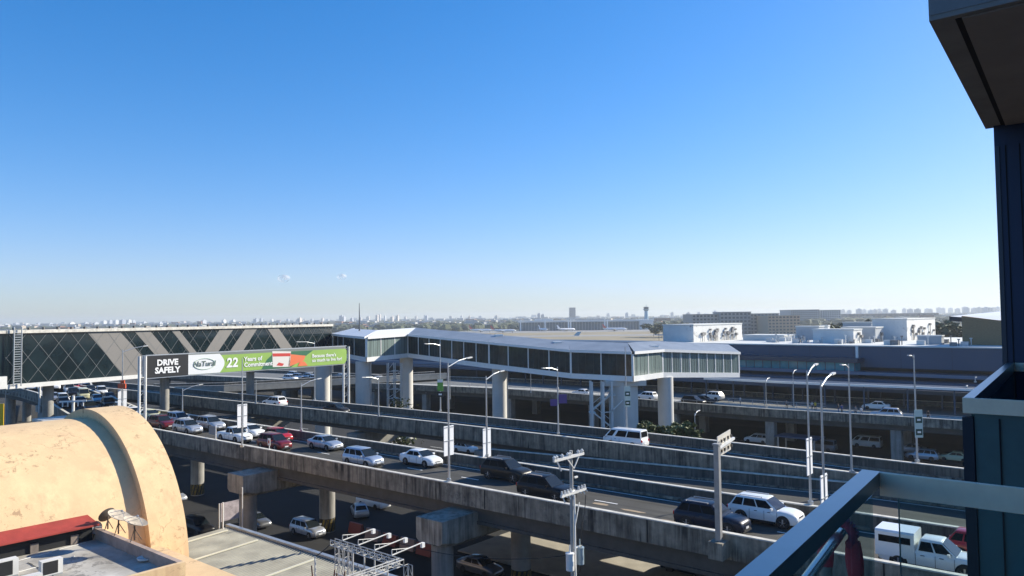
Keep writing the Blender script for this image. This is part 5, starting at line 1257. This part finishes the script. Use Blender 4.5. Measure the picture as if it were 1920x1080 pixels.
a2 = n.new('ShaderNodeMapRange'); a2.inputs['From Min'].default_value = .38; a2.inputs['From Max'].default_value = .62; L.new(nz_.outputs['Fac'], a2.inputs[0]); mu = n.new('ShaderNodeMath'); mu.operation = 'MULTIPLY'; L.new(a1.outputs[0], mu.inputs[0]); L.new(a2.outputs[0], mu.inputs[1])
L.new(mu.outputs[0], mx.inputs[0]); L.new(t_.outputs[0], mx.inputs[1]); L.new(ad.outputs[0], mx.inputs[2]); L.new(mx.outputs[0], o_.inputs['Surface'])
for i, (px, py, sx_, sz_) in enumerate(((532,522,105,75),(641,519,85,60))):
    p = aty(px, py, 11500); mb = MB()
    mb.loft([[(sin(pi*k/12)*cos(2*pi*q/20), sin(pi*k/12)*sin(2*pi*q/20), cos(pi*k/12)) for q in range(20)] for k in range(1,12)])
    o = mb.build('cloud', cm, smooth=180); o.location = p; o.scale = (sx_, 90, sz_)
    tag(o, ['larger faint cloud on the left of the pair','smaller faint cloud on the right of the pair'][i], 'cloud')

# ================================================================== BARREL ROOFED BUILDING (lower left)
tn, tf = 21.4, 26.6
BCs, BCz, BR = -62.9, 5.3, 11.0       # arched rim circle in (s, z)
IR, ICz, ICs = 10.35, 5.3, -62.9
bld = thing('barrel_roof_building', 'tan building with a big barrel vault and arched end rim, lower left', 'building', st(-58,15,0), SANG)
def arc(cs, cz, r, t, a0=-.45, a1=pi+.45, n=56): return [st(cs+r*cos(a0+(a1-a0)*k/n), t, cz+r*sin(a0+(a1-a0)*k/n)) for k in range(n+1)]
def shell(cs, cz, r, ri, t0, t1):
    mb = MB(); o0, o1 = arc(cs,cz,r,t0), arc(cs,cz,r,t1); i0, i1 = arc(cs,cz,ri,t0), arc(cs,cz,ri,t1); n = len(o0)
    for k in range(n-1):
        mb.quad(o0[k],o0[k+1],o1[k+1],o1[k]); mb.quad(i0[k],i1[k],i1[k+1],i0[k+1]); mb.quad(o0[k],i0[k],i0[k+1],o0[k+1]); mb.quad(o1[k],o1[k+1],i1[k+1],i1[k])
    return mb
shell(BCs,BCz,BR,IR-1.0,24.0,tf).build('arched_rim', TANW, bld, smooth=35)
shell(ICs,ICz,IR,IR-.4,-12,23.999).build('barrel_vault', TANW, bld, smooth=35)
mb = MB(); mb.poly(arc(ICs,ICz,IR-.9,25.5,0,pi)); mb.build('end_wall', TANW, bld)
# lower block with flat roof
RZ = 8.75; PZ = 9.45; s1 = -41.6; s0_ = -55.0; tb = 21.1
def sbox(name, sa, sb, ta, tb_, z0, z1, m, par=bld):
    mb = MB(); mb.hexa([st(sa,ta,z0),st(sb,ta,z0),st(sb,tb_,z0),st(sa,tb_,z0),st(sa,ta,z1),st(sb,ta,z1),st(sb,tb_,z1),st(sa,tb_,z1)]); return mb.build(name, m, par)
sbox('lower_wall', -54.9, s1, -12, tb, 0, RZ-.02, TANW)
ROOFG = mat('patched flat roof', (.37,.33,.27), .85, var=.35, scale=.45, bump=.1, spots=(.9,.7,(.12,.11,.095),.50), col2=(.60,.57,.50))
sbox('flat_roof', -54.9, s1-.3, -12, tb-.3, RZ-.018, RZ, ROOFG)
sbox('side_parapet', s1-.3, s1, -12, tb, RZ-.01, PZ, TANW)
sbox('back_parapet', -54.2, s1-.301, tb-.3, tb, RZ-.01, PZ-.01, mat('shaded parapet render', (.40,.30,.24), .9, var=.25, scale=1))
sbox('link_wall', -52.5, s1, tb+.001, 24.6, 0, 7.6, TANW)
# red canopy strip along the barrel foot, with dark openings beneath
def cyl_hit(px, py):
    d = ray(px, py)
    a = (SV.x*d.x+SV.y*d.y); b = (NV.x*d.x+NV.y*d.y); best = None
    for i in range(2000):
        k = 20+i*.03
        if (a*k-ICs)**2+(H+d.z*k-ICz)**2 < IR*IR: return a*k, b*k, H+d.z*k
    return (a*50, b*50, H+d.z*50)
h0 = cyl_hit(161,964); h1 = cyl_hit(2,996)
ct = h0[1]; cz = (h0[2]+h1[2])/2
cs_ = ICs+sqrt(max(.1, IR**2-(cz-ICz)**2))
sRZ = ICs+sqrt(IR**2-(RZ-ICz)**2); co = max(cs_+.95, sRZ+.55)
can = MB(); zc = cz; can.hexa([st(cs_-.35,-12,zc+.1),st(cs_-.35,ct,zc+.1),st(cs_-.35,ct,zc-.1),st(cs_-.35,-12,zc-.1),st(co,-12,zc-.50),st(co,ct+.35,zc-.50),st(co,ct+.35,zc-.60),st(co,-12,zc-.60)])
can.build('red_canopy', REDM, bld)
sbox('dark_opening', cs_-.6, sRZ+.06, -12, ct+.1, RZ, zc-.42, DARK)
mb = MB()
for k in range(12): mb.box(st(sRZ+.12, ct-1-k*2.3, RZ+.3), (.12,.45,.6), SANG)
mb.build('opening_pier', mat('grimy pier',(.22,.18,.15),.9,var=.3,scale=2), bld)
mb = MB()
for k in range(60):
    t = ct-k*.35; mb.blob(st(cs_-.25+random.uniform(-.1,.1), t, zc+.05), random.uniform(.08,.2), seg=5)
mb.build('rubble_line', mat('rubble',(.25,.21,.17),.95,var=.4,scale=4), bld)
# dishes
def dish(px, py, z, r, aim, lab, tripod=True, m=None):
    p = atz(px, py, z); root = thing('satellite_dish', lab, 'satellite dish', p, 0)
    aim = Vector(aim).normalized(); q = aim.to_track_quat('Z','Y'); hgt = r*.9+.35; c = Vector((0,0,hgt))
    mb = MB(); rings = []
    for f in (0.02,.3,.6,.85,1.0): rings.append([c + q @ Vector((f*r*cos(2*pi*k/18), f*r*sin(2*pi*k/18), f*f*r*.28)) for k in range(18)])
    for f in (1.0,.6,.05): rings.append([c + q @ Vector((f*r*cos(2*pi*k/18), f*r*sin(2*pi*k/18), f*f*r*.28-.03)) for k in range(18)])
    mb.loft(rings); child(mb,'reflector',m or mat('old dish',(.42,.36,.28),.7,var=.3,scale=3),root,60)
    mb = MB(); fp = c + q @ Vector((0,0,r*.75))
    for a in (0,2.1,4.2): mb.tube(c+q@Vector((r*.9*cos(a),r*.9*sin(a),r*.22)), fp, .018, n=5)
    mb.tube(fp, fp+q@Vector((0,0,-.14)), .06, n=8); child(mb,'feed_arm',GALV,root)
    mb = MB(); mb.tube((0,0,0),c,.05,n=7)
    for a in (.4,2.5,4.6): mb.tube((cos(a)*r*.55,sin(a)*r*.55,0),(0,0,hgt*.7),.03,n=5)
    child(mb,'mount',mat('rusty mount',(.10,.07,.05),.8),root)
    return root
dish(222,1001,PZ,.74,(.42,.0,.9),'tan mesh satellite dish on the roof parapet, left of two')
dish(252,1013,PZ,.74,(.36,.05,.92),'tan mesh satellite dish on the roof parapet, right of two')
dish(202,992,PZ,.55,(-.7,.4,.5),'small dark tilted dish behind the grey one',m=mat('dark dish',(.08,.07,.06),.7))
dish(178,1010,RZ,.42,(.5,-.8,.35),'grey round dish facing the camera at the canopy end',m=mat('grey dish',(.33,.34,.35),.6))
dish(77,1028,RZ,.35,(.1,.1,1),'small white upturned dish on a splayed stand on the flat roof',m=WHITE)
p = atz(272,1052,RZ); o = MB().loft([[(p.x+r*cos(2*pi*k/16), p.y+r*sin(2*pi*k/16), p.z+.02+z) for k in range(16)] for r, z in ((.1,0),(.42,.1),(.46,.22),(.2,.12))]).build('roof_basin', WHITE); tag(o,'white basin lying on the flat roof by the parapet corner','basin')
for i, (px, py, sc) in enumerate(((95,1078,1.15),(8,1083,1.3),(54,1112,1.2))):
    p = atz(px, py, RZ); r = thing('condenser_unit', ['white air conditioner condenser with a dark grille on the flat roof','white condenser at the lower left corner of the roof','third condenser cut off by the bottom edge'][i], 'air conditioner', p, SANG+pi/2)
    if i == 2: pass
    mb = MB(); mb.box((0,0,.42*sc),(.95*sc,.42*sc,.7*sc)); child(mb,'casing',WHITE2,r); mb = MB(); mb.box((-.08*sc,-.215*sc,.42*sc),(.66*sc,.02,.6*sc)); child(mb,'fan_grille',DARK,r); mb = MB(); mb.box((.0,0,.04),(.9*sc,.5*sc,.08)); child(mb,'foot',GALV,r)
for i, (x0,y0,x1,y1) in enumerate(((0,1062,160,1018),(52,1056,100,1080),(0,1083,140,1044))):
    a, b = atz(x0,y0,RZ), atz(x1,y1,RZ); n = 8; mb = MB(); pr = a+Vector((0,0,.03))
    for k in range(1,n+1):
        q = a.lerp(b,k/n)+Vector((random.uniform(-.06,.06),random.uniform(-.06,.06),.03)); mb.tube(pr,q,.022,n=5); pr = q
    tag(mb.build('roof_cable', mat('cable black',(.03,.03,.03),.7) if i == 1 else WHITE2), ['pale pipe running along the flat roof below the canopy','dark cable lying between the two condensers','pale pipe nearest the condensers'][i], 'pipe')
p = atz(43,1034,RZ); tag(MB().box((p.x,p.y,p.z+.06),(.9,.4,.1),.5).build('roof_hatch', mat('dark hatch',(.05,.05,.05),.7)),'small dark hatch plate on the flat roof','hatch')
# small roof behind barrel and sign at left edge
p = aty(108,782,88); r = thing('rooftop_shed','small pale roofed shed showing above the barrel vault','shed',(p.x,p.y,0),SANG)
mb = MB(); mb.box((0,0,5.8),(4.4,3,11.6)); child(mb,'wall',mat('shed wall',(.30,.29,.26),.8),r); mb = MB(); mb.box((0,0,aty(108,786,88).z-.1),(5.2,3.6,.3)); child(mb,'roof',CONCL,r)
p = aty(-4,820,74); zt = aty(4,757,74).z; r = thing('shop_pylon_sign','yellow and red pylon sign at the left edge of the picture','sign',(p.x,p.y,0),.2)
wd = 1.35
mb = MB(); mb.box((0,.12,zt/2-1.5),(2.6,.2,zt-3.4)); child(mb,'frame',mat('grey sign frame',(.30,.34,.38),.6),r)
mb = MB(); mb.box((-.35,-.02,zt-1.4),(1.7,.08,2.8)); child(mb,'yellow_panel',mat('sign yellow',(.85,.50,.02),.4),r)
mb = MB(); mb.box((.0,-.02,zt-3.4),(2.1,.08,1.1)); child(mb,'red_panel',mat('sign red',(.50,.06,.04),.4),r)
mb = MB(); mb.box((0,-.02,zt-4.9),(2.3,.08,1.0)); child(mb,'white_panel',WHITE,r)
# metal roof
MR = bpy.data.materials.new('standing seam roof'); MR.use_nodes = True
n = MR.node_tree.nodes; L = MR.node_tree.links; b = n['Principled BSDF']; b.inputs['Roughness'].default_value = .6; b.inputs['Metallic'].default_value = .15
geo = n.new('ShaderNodeNewGeometry'); mp = n.new('ShaderNodeMapping'); mp.inputs['Rotation'].default_value = (0,0,-SANG); L.new(geo.outputs['Position'], mp.inputs[0])
nz = n.new('ShaderNodeTexNoise'); nz.inputs['Scale'].default_value = .5; nz.inputs['Detail'].default_value = 6; L.new(mp.outputs[0], nz.inputs[0]); cr = n.new('ShaderNodeValToRGB'); cr.color_ramp.elements[0].position = .3; cr.color_ramp.elements[0].color = (.20,.19,.155,1); cr.color_ramp.elements[1].position = .7; cr.color_ramp.elements[1].color = (.36,.345,.28,1); L.new(nz.outputs[0], cr.inputs[0]); L.new(cr.outputs[0], b.inputs['Base Color'])
mr = thing('metal_roof_building', 'low building with a beige corrugated metal roof beside the tan barrel building', 'building', st(-48,29,0), SANG)
za, zb_ = 5.6, 6.35
def mrz(t): return za+(zb_-za)*(1-abs((t-30.0)/3.6)) if 0 else 6.0
mb = MB(); sA, sB, tA, tB = -58.2, -35.0, 26.75, 33.0
n_ = 78
for k in range(n_):
    a, b_ = sA+(sB-sA)*k/n_, sA+(sB-sA)*(k+1)/n_; w_ = (b_-a)
    pr = [(a,6.0),(a+w_*.62,6.0),(a+w_*.72,6.07),(a+w_*.90,6.07),(b_,6.0)]
    for (x0,z0),(x1,z1) in zip(pr,pr[1:]): mb.quad(st(x0,tA,z0-.25),st(x1,tA,z1-.25),st(x1,tB,z1),st(x0,tB,z0))
mb.build('roof_sheet', MR, mr, fix=False)
def sb2(name, sa, sb, ta, tb_, z0, z1, m): return sbox(name, sa, sb, ta, tb_, z0, z1, m, mr)
sb2('wall', sA+.3, sB-.3, tA+.3, tB-.3, 0, 5.6, mat('brown wall',(.16,.11,.08),.9,var=.2,scale=1))
sb2('gutter', sA-.2, sB+.2, tB+.002, tB+.35, 5.85, 6.2, GALV); sb2('fascia', sA, sB, tA-.12, tA-.002, 5.2, 5.86, mat('brown fascia',(.22,.15,.11),.9,var=.2,scale=1))
for s_ in (-57.0,-52.6,-45.2): 
    m_ = MB(); m_.bar(st(s_,tA,5.83),st(s_,tB-.6,6.08),.16,.08); m_.build('ridge_flashing', mat('pale flashing',(.70,.66,.50),.6), mr)
# brown lower canopy right of it, behind truss
for i,(x,y) in enumerate(((640,1078),(700,1075))):
    pass
# white truss with four arm lights
p0 = aty(628,1017,44.6); p1 = aty(757,1055,40.6); TZ = 9.8; p0.z = p1.z = TZ
d_ = (p1-p0).normalized(); back = Vector((-NV.x,-NV.y,0)); Lf = (p1-p0).length
tr = thing('scaffold_truss', 'white lattice truss frame with four arm lights at the bottom of the picture', 'truss', (p0.x,p0.y,0), 0)
def truss(mb, a, b_, w_=.32, step=.6, up_=Vector((0,0,1)), r_=.03):
    a = Vector(a); b_ = Vector(b_); d = (b_-a).normalized(); s_ = d.cross(up_).normalized()*w_
    u_ = up_*w_
    for o_ in (Vector(), s_, u_, s_+u_): mb.tube(a+o_, b_+o_, r_, n=5)
    n = max(2,int((b_-a).length/step))
    for k in range(n+1):
        q = a.lerp(b_,k/n); mb.tube(q,q+u_,r_*.7,n=4); mb.tube(q,q+s_,r_*.7,n=4); mb.tube(q+s_,q+s_+u_,r_*.7,n=4)
        if k < n:
            q2 = a.lerp(b_,(k+1)/n); mb.tube(q,q2+u_,r_*.6,n=4); mb.tube(q+s_+u_,q2+s_,r_*.6,n=4)
mb = MB(); truss(mb, p0, p1); mb.build('front_beam', SCAF, tr)
mb = MB(); truss(mb, p1, p1+back*4.2); mb.build('side_beam', SCAF, tr)
for q in (p0, p0+d_*.9, p1, p1+back*4.2):
    mb = MB(); truss(mb, Vector((q.x,q.y,0)), Vector((q.x,q.y,TZ)), up_=Vector((d_.x,d_.y,0))); mb.build('leg', SCAF, tr)
mb = MB()
for f in (.28,.45,.6,.78): q = p0.lerp(p1,f); mb.tube((q.x,q.y,4),(q.x,q.y,TZ),.045,n=6); mb.tube((q.x,q.y,7.2),(q.x+back.x*1.2,q.y+back.y*1.2,TZ-.1),.035,n=5)
mb.tube(p0+Vector((0,0,-1.7)),p1+Vector((0,0,-1.7)),.04,n=6); mb.tube(p0+Vector((0,0,-3.4)),p1+Vector((0,0,-3.4)),.04,n=6)
mb.build('inner_braces', SCAF, tr)
mb = MB()
for k in range(7):
    q = p0.lerp(p1,(k+.6)/9)+back*1.5; mb.tube((q.x,q.y,5.0),(q.x+random.uniform(-.8,.8),q.y+random.uniform(-.6,.6),9.0),.04,n=5); mb.tube((q.x-.5,q.y+.3,7+k*.2),(q.x+.9,q.y-.4,7.3),.035,n=5)
mb.build('rusty_tubes', mat('rusty tube',(.20,.09,.05),.8,var=.3,scale=4), tr)
for k in range(4):
    q = p0.lerp(p1,.12+.24*k)+Vector((0,0,.35)); e = q+NV*2.3+Vector((0,0,.15))
    mb = MB(); mb.tube(q,e,.04,n=6); mb.tube(q+Vector((0,0,.3)),q.lerp(e,.55),.025,n=5); mb.tube(q,q+Vector((0,0,.3)),.03,n=5); for_ = [mb.tube(q.lerp(e,f)+Vector((0,0,.0)), q.lerp(e,f)+Vector((0,0,.3*(1-f/.55))),.015,n=4) for f in (.15,.3,.45)]
    a_ = mb.build('light_arm', SCAF, tr)
    mb = MB(); mb.box(e+Vector((0,0,-.14)),(.22,.16,.26),NANG); mb.build('flood_light', WHITE, a_)
p = aty(591,1060,44); tag(MB().tube((p.x,p.y,0),(p.x,p.y,aty(591,1043,44).z),.05,n=6).build('thin_pole', WHITE2),'thin white pole left of the lattice truss','pole')
wire(aty(591,1043,44), p0+Vector((0,0,.3)), .1, 'pale cable from thin pole to truss corner', .03)
# red barriers in the shade behind the truss
for i,(x,y) in enumerate(((668,1000),(700,1012),(733,1022),(766,1030),(797,1040))):
    p = atz(x,y,0); r = thing('road_barrier', ['first','second','third','fourth','fifth'][i]+' dull red plastic barrier from the left in the shade behind the truss', 'barrier', p, SANG, 'plastic barriers in the shade')
    mb = MB(); mb.loft([[(x_,-.35,0),(x_,.35,0),(x_,.12,1.1),(x_,-.12,1.1)] for x_ in (-1.0,1.0)]); child(mb,'barrier_shell',mat('dull red plastic' if i%2==0 else 'dull white plastic',(.22,.04,.03) if i%2==0 else (.30,.22,.20),.6),r)

# ================================================================== HOTEL BALCONIES (right)
ALU = mat('brushed aluminium rail', (.30,.305,.31), .32, .85, var=.06, scale=12)
ALUW = mat('warm reflection rail', (.95,.80,.58), .5, .0, var=.08, scale=10)  # warm reflected light painted into the base colour of these rails
GL = bpy.data.materials.new('balcony glass'); GL.use_nodes = True; n = GL.node_tree.nodes; L = GL.node_tree.links; n.clear()
o_ = n.new('ShaderNodeOutputMaterial'); tr_ = n.new('ShaderNodeBsdfTransparent'); tr_.inputs[0].default_value = (.80,.88,.88,1); gl = n.new('ShaderNodeBsdfGlossy'); gl.inputs['Roughness'].default_value = .03; gl.inputs[0].default_value = (.8,.9,.95,1); mx = n.new('ShaderNodeMixShader'); fw = n.new('ShaderNodeLayerWeight'); fw.inputs[0].default_value = .25; fr = n.new('ShaderNodeMapRange'); fr.inputs['To Min'].default_value = .03; fr.inputs['To Max'].default_value = .25; L.new(fw.outputs['Facing'], fr.inputs[0])
L.new(fr.outputs[0], mx.inputs[0]); L.new(tr_.outputs[0], mx.inputs[1]); L.new(gl.outputs[0], mx.inputs[2]); L.new(mx.outputs[0], o_.inputs[0])
GL2 = mat('deep teal balcony glass', (.075,.17,.175), .14, var=.4, scale=.6, spec=.5)
ZR = -.45
def rl(px, py, dz=ZR): return atz(px, py, H+dz)
def prism(mb, top, thick, m=0):
    mb.hexa([v-Vector((0,0,thick)) for v in top]+list(top), m); return mb
c0 = rl(1617,880); cA = rl(1377,1080); cAi = rl(1415,1080); c0i = rl(1635,886); cB = rl(1920,914); cBi = c0i + (cB-c0)
dA = (cA-c0).normalized(); dB = (cB-c0).normalized()
own = thing('balcony_railing', 'brushed metal balcony railing with clear glass in the lower right foreground', 'railing', (c0.x,c0.y,H+ZR))
wA = .048
# front-left rail (runs towards camera) and right rail
mb = MB(); nA = Vector((-dA.y, dA.x, 0)); nA = nA if nA.x > 0 else -nA; e = c0+dA*2.2
inn = c0+nA*wA + dA*.02
prism(mb, [c0, c0+dB*wA/abs(dB.dot(nA)) , e+nA*wA, e], .040); mb.build('side_rail', ALU, own)
mb = MB(); nB = Vector((-dB.y, dB.x, 0)); nB = nB if nB.y < 0 else -nB
s_ = c0+dB*(wA/abs(dB.dot(nA))+.0015)-Vector((0,0,.0008)); f = c0+dB*3.0
prism(mb, [s_, f, f+nB*.018, s_+nB*.018], .064); mb.build('front_rail', ALUW, own)
mb = MB(); prism(mb, [s_+nB*.018+Vector((0,0,-.0008)), f+nB*.018, f+nB*.034, s_+nB*.034+Vector((0,0,-.0008))], .012) if 0 else None
# glass
gA0 = c0+nA*.024+dA*.03; gA1 = gA0+dA*2.1
mb = MB(); mb.hexa([gA0+Vector((0,0,-1.1)), gA1+Vector((0,0,-1.1)), gA1+nA*.006+Vector((0,0,-1.1)), gA0+nA*.006+Vector((0,0,-1.1)), gA0+Vector((0,0,-.064)), gA1+Vector((0,0,-.064)), gA1+nA*.006+Vector((0,0,-.064)), gA0+nA*.006+Vector((0,0,-.064))]); mb.build('glass_panel', GL, own)
gB0 = c0+dB*.095+nB*.010; gB1 = gB0+dB*2.5
mb = MB(); mb.hexa([gB0+Vector((0,0,-1.1)), gB1+Vector((0,0,-1.1)), gB1+nB*.006+Vector((0,0,-1.1)), gB0+nB*.006+Vector((0,0,-1.1)), gB0+Vector((0,0,-.066)), gB1+Vector((0,0,-.066)), gB1+nB*.006+Vector((0,0,-.066)), gB0+nB*.006+Vector((0,0,-.066))]); mb.build('glass_panel', GL, own)
MB().box(gB0+Vector((0,0,-.58)), (.0025,.0065,1.03), atan2(dB.y,dB.x)).build('glass_edge', mat('glass edge green',(.22,.32,.30),.3), own)
# round drying rail
q1 = atz(1574,1002,H-.60); q0 = atz(1517,1080,H-.60); dq = (q0-q1).normalized()
rail = MB().tube(q1+dq*-.02, q1+dq*1.6, .0135, n=16).build('drying_rail', mat('polished tube',(.55,.58,.60),.22,.9), None, smooth=60); tag(rail,'round steel drying rail inside the balcony railing','rail')
# red padded strap with woven top and beige ends
def strap():
    r = thing('padded_strap','dark red padded strap with a woven band and beige ends hanging over the drying rail','strap',q1)
    m1 = mat('dark red quilting',(.60,.07,.10),.85,var=.25,scale=60); side = Vector((-dq.y,dq.x,0)).normalized(); side = side if side.x > 0 else -side
    ax = dq
    mb = MB(); R0, r0 = .034, .015; n1, n2 = 30, 12; rings = []
    for i in range(n1):
        a = -.9+(pi+1.8)*i/(n1-1); c_ = side*cos(a)*R0+Vector((0,0,sin(a)*R0)); rd = c_.normalized()
        rings.append([q1+c_+(rd*cos(2*pi*k/n2)*r0*.8+ax*sin(2*pi*k/n2)*r0*1.35)*(1+.06*sin(i*2.2)) for k in range(n2)])
    mb.loft(rings); mb.build('padded_loop', m1, r, smooth=60)
    mb = MB()
    for i in range(15):
        a = .0+pi*i/14*.95
        for j in range(-2,3):
            c_ = side*cos(a)*(R0+r0*.75)+Vector((0,0,sin(a)*(R0+r0*.75))); 
            if (i+j)%2: mb.blob(q1+c_+ax*j*.0052-ax*.004, .0042, seg=6, jit=.05)
    mb.build('woven_band', mat('pink braid',(.42,.12,.20),.8), r, smooth=60)
    for sg, L_, wd_ in ((-1,.080,.020),(1,.095,.021)):
        mb = MB(); rings = []
        for k in range(9):
            f_ = k/8; c_ = q1+side*sg*(.034+.004*f_)*1.0+Vector((0,0,-.012-L_*f_))+ax*.004*sin(f_*3)
            w2 = wd_*(.85+.25*sin(f_*pi*.9)); rings.append([c_+side*cos(2*pi*q/12)*w2+ax*sin(2*pi*q/12)*w2*.7 for q in range(12)])
        mb.loft(rings); mb.build('hanging_strap', mat('crimson cloth',(.68,.07,.08),.85,var=.2,scale=40), r, smooth=60)
        mb = MB(); c2 = q1+side*sg*.038+Vector((0,0,-.012-L_)); mb.tube(c2+Vector((0,0,.002)), c2+Vector((0,0,-.05)), wd_*.9, wd_*.75, n=12); mb.build('beige_end', mat('beige felt',(.42,.36,.28),.85), r, smooth=60)
strap()
# neighbouring balcony
ZN = -.45
k0 = atz(1806,745,H+ZN); k1 = aty(1889,678,k0.y+2.75); k1.z = H+ZN; k1 = atz(1889,679,H+ZN)
dN = (k1-k0).normalized(); dE = dB
nb = thing('neighbour_balcony', 'neighbouring hotel balcony with metal rail and deep teal glass at the right', 'balcony', k0)
nN = Vector((dN.y,-dN.x,0)); w2 = .05
mb = MB(); prism(mb,[k0, k1, k1+nN*w2, k0+dE*w2/abs(dE.dot(nN))], .085); mb.build('side_rail', ALU, nb)
k0r = k0+dE*.004
mb = MB(); nE = Vector((-dE.y,dE.x,0)); nE = nE if nE.y < 0 else -nE
prism(mb,[k0+nE*.002, k0+dE*3.2+nE*.002, k0+dE*3.2+nE*.03, k0+nE*.03-dE*.0], .078); mb.build('front_rail', ALUW, nb)
k2 = k1+Vector((0,0,-.003)); mb = MB(); prism(mb,[k2+nN*.03, k2+dE*3.2, k2+dE*3.2+nE*.03, k2+nN*.03+nE*.03], .075); mb.build('rear_rail', ALUW, nb)
V = lambda z: Vector((0,0,z))
mb = MB(); a = k0+dE*.05+nE*.012; b_ = a+dE*3.1; mb.hexa([a+V(-2.4),b_+V(-2.4),b_-nE*.012+V(-2.4),a-nE*.012+V(-2.4),a+V(-.08),b_+V(-.08),b_-nE*.012+V(-.08),a-nE*.012+V(-.08)]); mb.build('front_glass', GL2, nb)
mb = MB(); a = k0+nN*.03+dN*.05; b_ = k1+nN*.03; mb.hexa([a+V(-2.4),b_+V(-2.4),b_+nN*.012+V(-2.4),a+nN*.012+V(-2.4),a+V(-.087),b_+V(-.087),b_+nN*.012+V(-.087),a+nN*.012+V(-.087)]); mb.build('side_glass', GL2, nb)
for q_ in (.16,.34):
    a = k0+dE*q_+nE*.016; MB().box(a+V(-1.2),(.006,.012,2.2),atan2(dE.y,dE.x)).build('panel_joint', DARK, nb)
mb = MB(); a = k0+dE*.02; mb.box(a+V(-1.25),(.05,.05,2.3),atan2(dE.y,dE.x)); mb.build('corner_post', TERMD, nb)
mb = MB(); a = k0+dE*.35+dN*.1; mb.box(k0+dN*1.4+dE*1.7+V(-1.15)+dE*.0,(3.0,2.4,.16),atan2(dE.y,dE.x)); mb.build('floor_slab', CONCL, nb)
# dark blue wall fin of the hotel
fa = aty(1869, 400, k1.y+.05); fa.z = 0
hw_ = thing('hotel_wall', 'dark blue hotel wall fin behind the neighbouring balcony', 'wall', (fa.x,fa.y,0), atan2(dE.y,dE.x))
mb = MB(); mb.hexa([(0,0,-.5),(4,0,-.5),(4,.5,-.5),(0,.5,-.5),(0,0,H+1.70),(4,0,H+1.70),(4,.5,H+1.70),(0,.5,H+1.70)]); child(mb,'panel',mat('navy wall',(.018,.035,.085),.5,var=.2,scale=.5),hw_)
for x_ in (.085,.19): child(MB().box((x_,-.004,H/2),(.008,.006,H+3)),'panel_joint',DARK,hw_)
child(MB().box((.02,-.006,H/2),(.035,.01,H+3)),'corner_trim',mat('corner trim',(.05,.06,.08),.4,.3),hw_)
# the hotel itself beside and behind the camera: wall, own floor and ceiling slabs
hh = thing('hotel_facade', 'hotel facade and own balcony slabs beside the viewpoint', 'building', st(1.2,3,0), SANG)
def hb(name, sa, sb, ta, tb_, z0, z1, m): sbox(name, sa, sb, ta, tb_, z0, z1, m, hh)
hb('wall', .9, 12, -16, 16, 0, 42, mat('hotel wall grey',(.16,.17,.19),.7))
hb('floor_slab', -.62, .899, -2.2, 2.3, H-1.72, H-1.56, CONCL); hb('ceiling_slab', -.62, .899, -2.2, 2.3, H+1.69, H+2.1, CONCL)
# balcony slab above
ZS = 1.69
e0 = atz(1742,40,H+ZS); e1 = atz(1848,242,H+ZS)
dS = (e1-e0).normalized(); sl = thing('balcony_slab', 'underside and edge of the balcony slab above the neighbouring balcony', 'balcony slab', e0)
h_ = Vector((dB.x,dB.y,0)); q = [e0, e1, e1+h_*3.2, e0+h_*3.2]
SOF = mat('grey soffit', (.33,.30,.27), .9, var=.08, scale=2); 
mb = MB(); mb.hexa(q+[v+V(.42) for v in q]); mb.build('slab', mat('slab edge',(.30,.29,.27),.8,var=.15,scale=3), sl)
iq = [e0+dS*.05+h_*.16, e1-dS*.02+h_*.16, e1-dS*.02+h_*3.1, e0+dS*.05+h_*3.1]
mb = MB(); mb.hexa([v+V(-.012) for v in iq]+[v+V(-.001) for v in iq]); mb.build('soffit_panel', SOF, sl)
g_ = [e0+dS*.06+h_*.125, e1-dS*.02+h_*.125, e1-dS*.02+h_*.158, e0+dS*.06+h_*.158]
mb = MB(); mb.hexa([v+V(-.004) for v in g_]+[v+V(-.0005) for v in g_]); mb.build('drip_groove', DARK, sl)
mb = MB(); z0 = .0; q2 = [e0-Vector((dS.x,dS.y,0))*.004+V(.03), e0-Vector((dS.x,dS.y,0))*.004+h_*3.2+V(.03)]; mb.hexa([q2[0],q2[1],q2[1]+dS*.003,q2[0]+dS*.003,q2[0]+V(.36),q2[1]+V(.36),q2[1]+dS*.003+V(.36),q2[0]+dS*.003+V(.36)]); mb.build('edge_trim', mat('edge trim',(.26,.255,.25),.5,var=.2,scale=3), sl)

# ================================================================== HAZE
mb = MB(); mb.box((0, 3500, 34.5), (13000, 7400, 71)); hz = mb.build('haze', [])
m = bpy.data.materials.new('haze air'); m.use_nodes = True; n = m.node_tree.nodes; n.clear(); o_ = n.new('ShaderNodeOutputMaterial'); v_ = n.new('ShaderNodeVolumePrincipled')
v_.inputs['Color'].default_value = (.86,.92,.97,1); v_.inputs['Density'].default_value = 1.4e-4; v_.inputs['Anisotropy'].default_value = .2
m.node_tree.links.new(v_.outputs[0], o_.inputs['Volume']); hz.data.materials.append(m); tag(hz,'thin pale haze over the airfield and city','haze',kind='stuff')
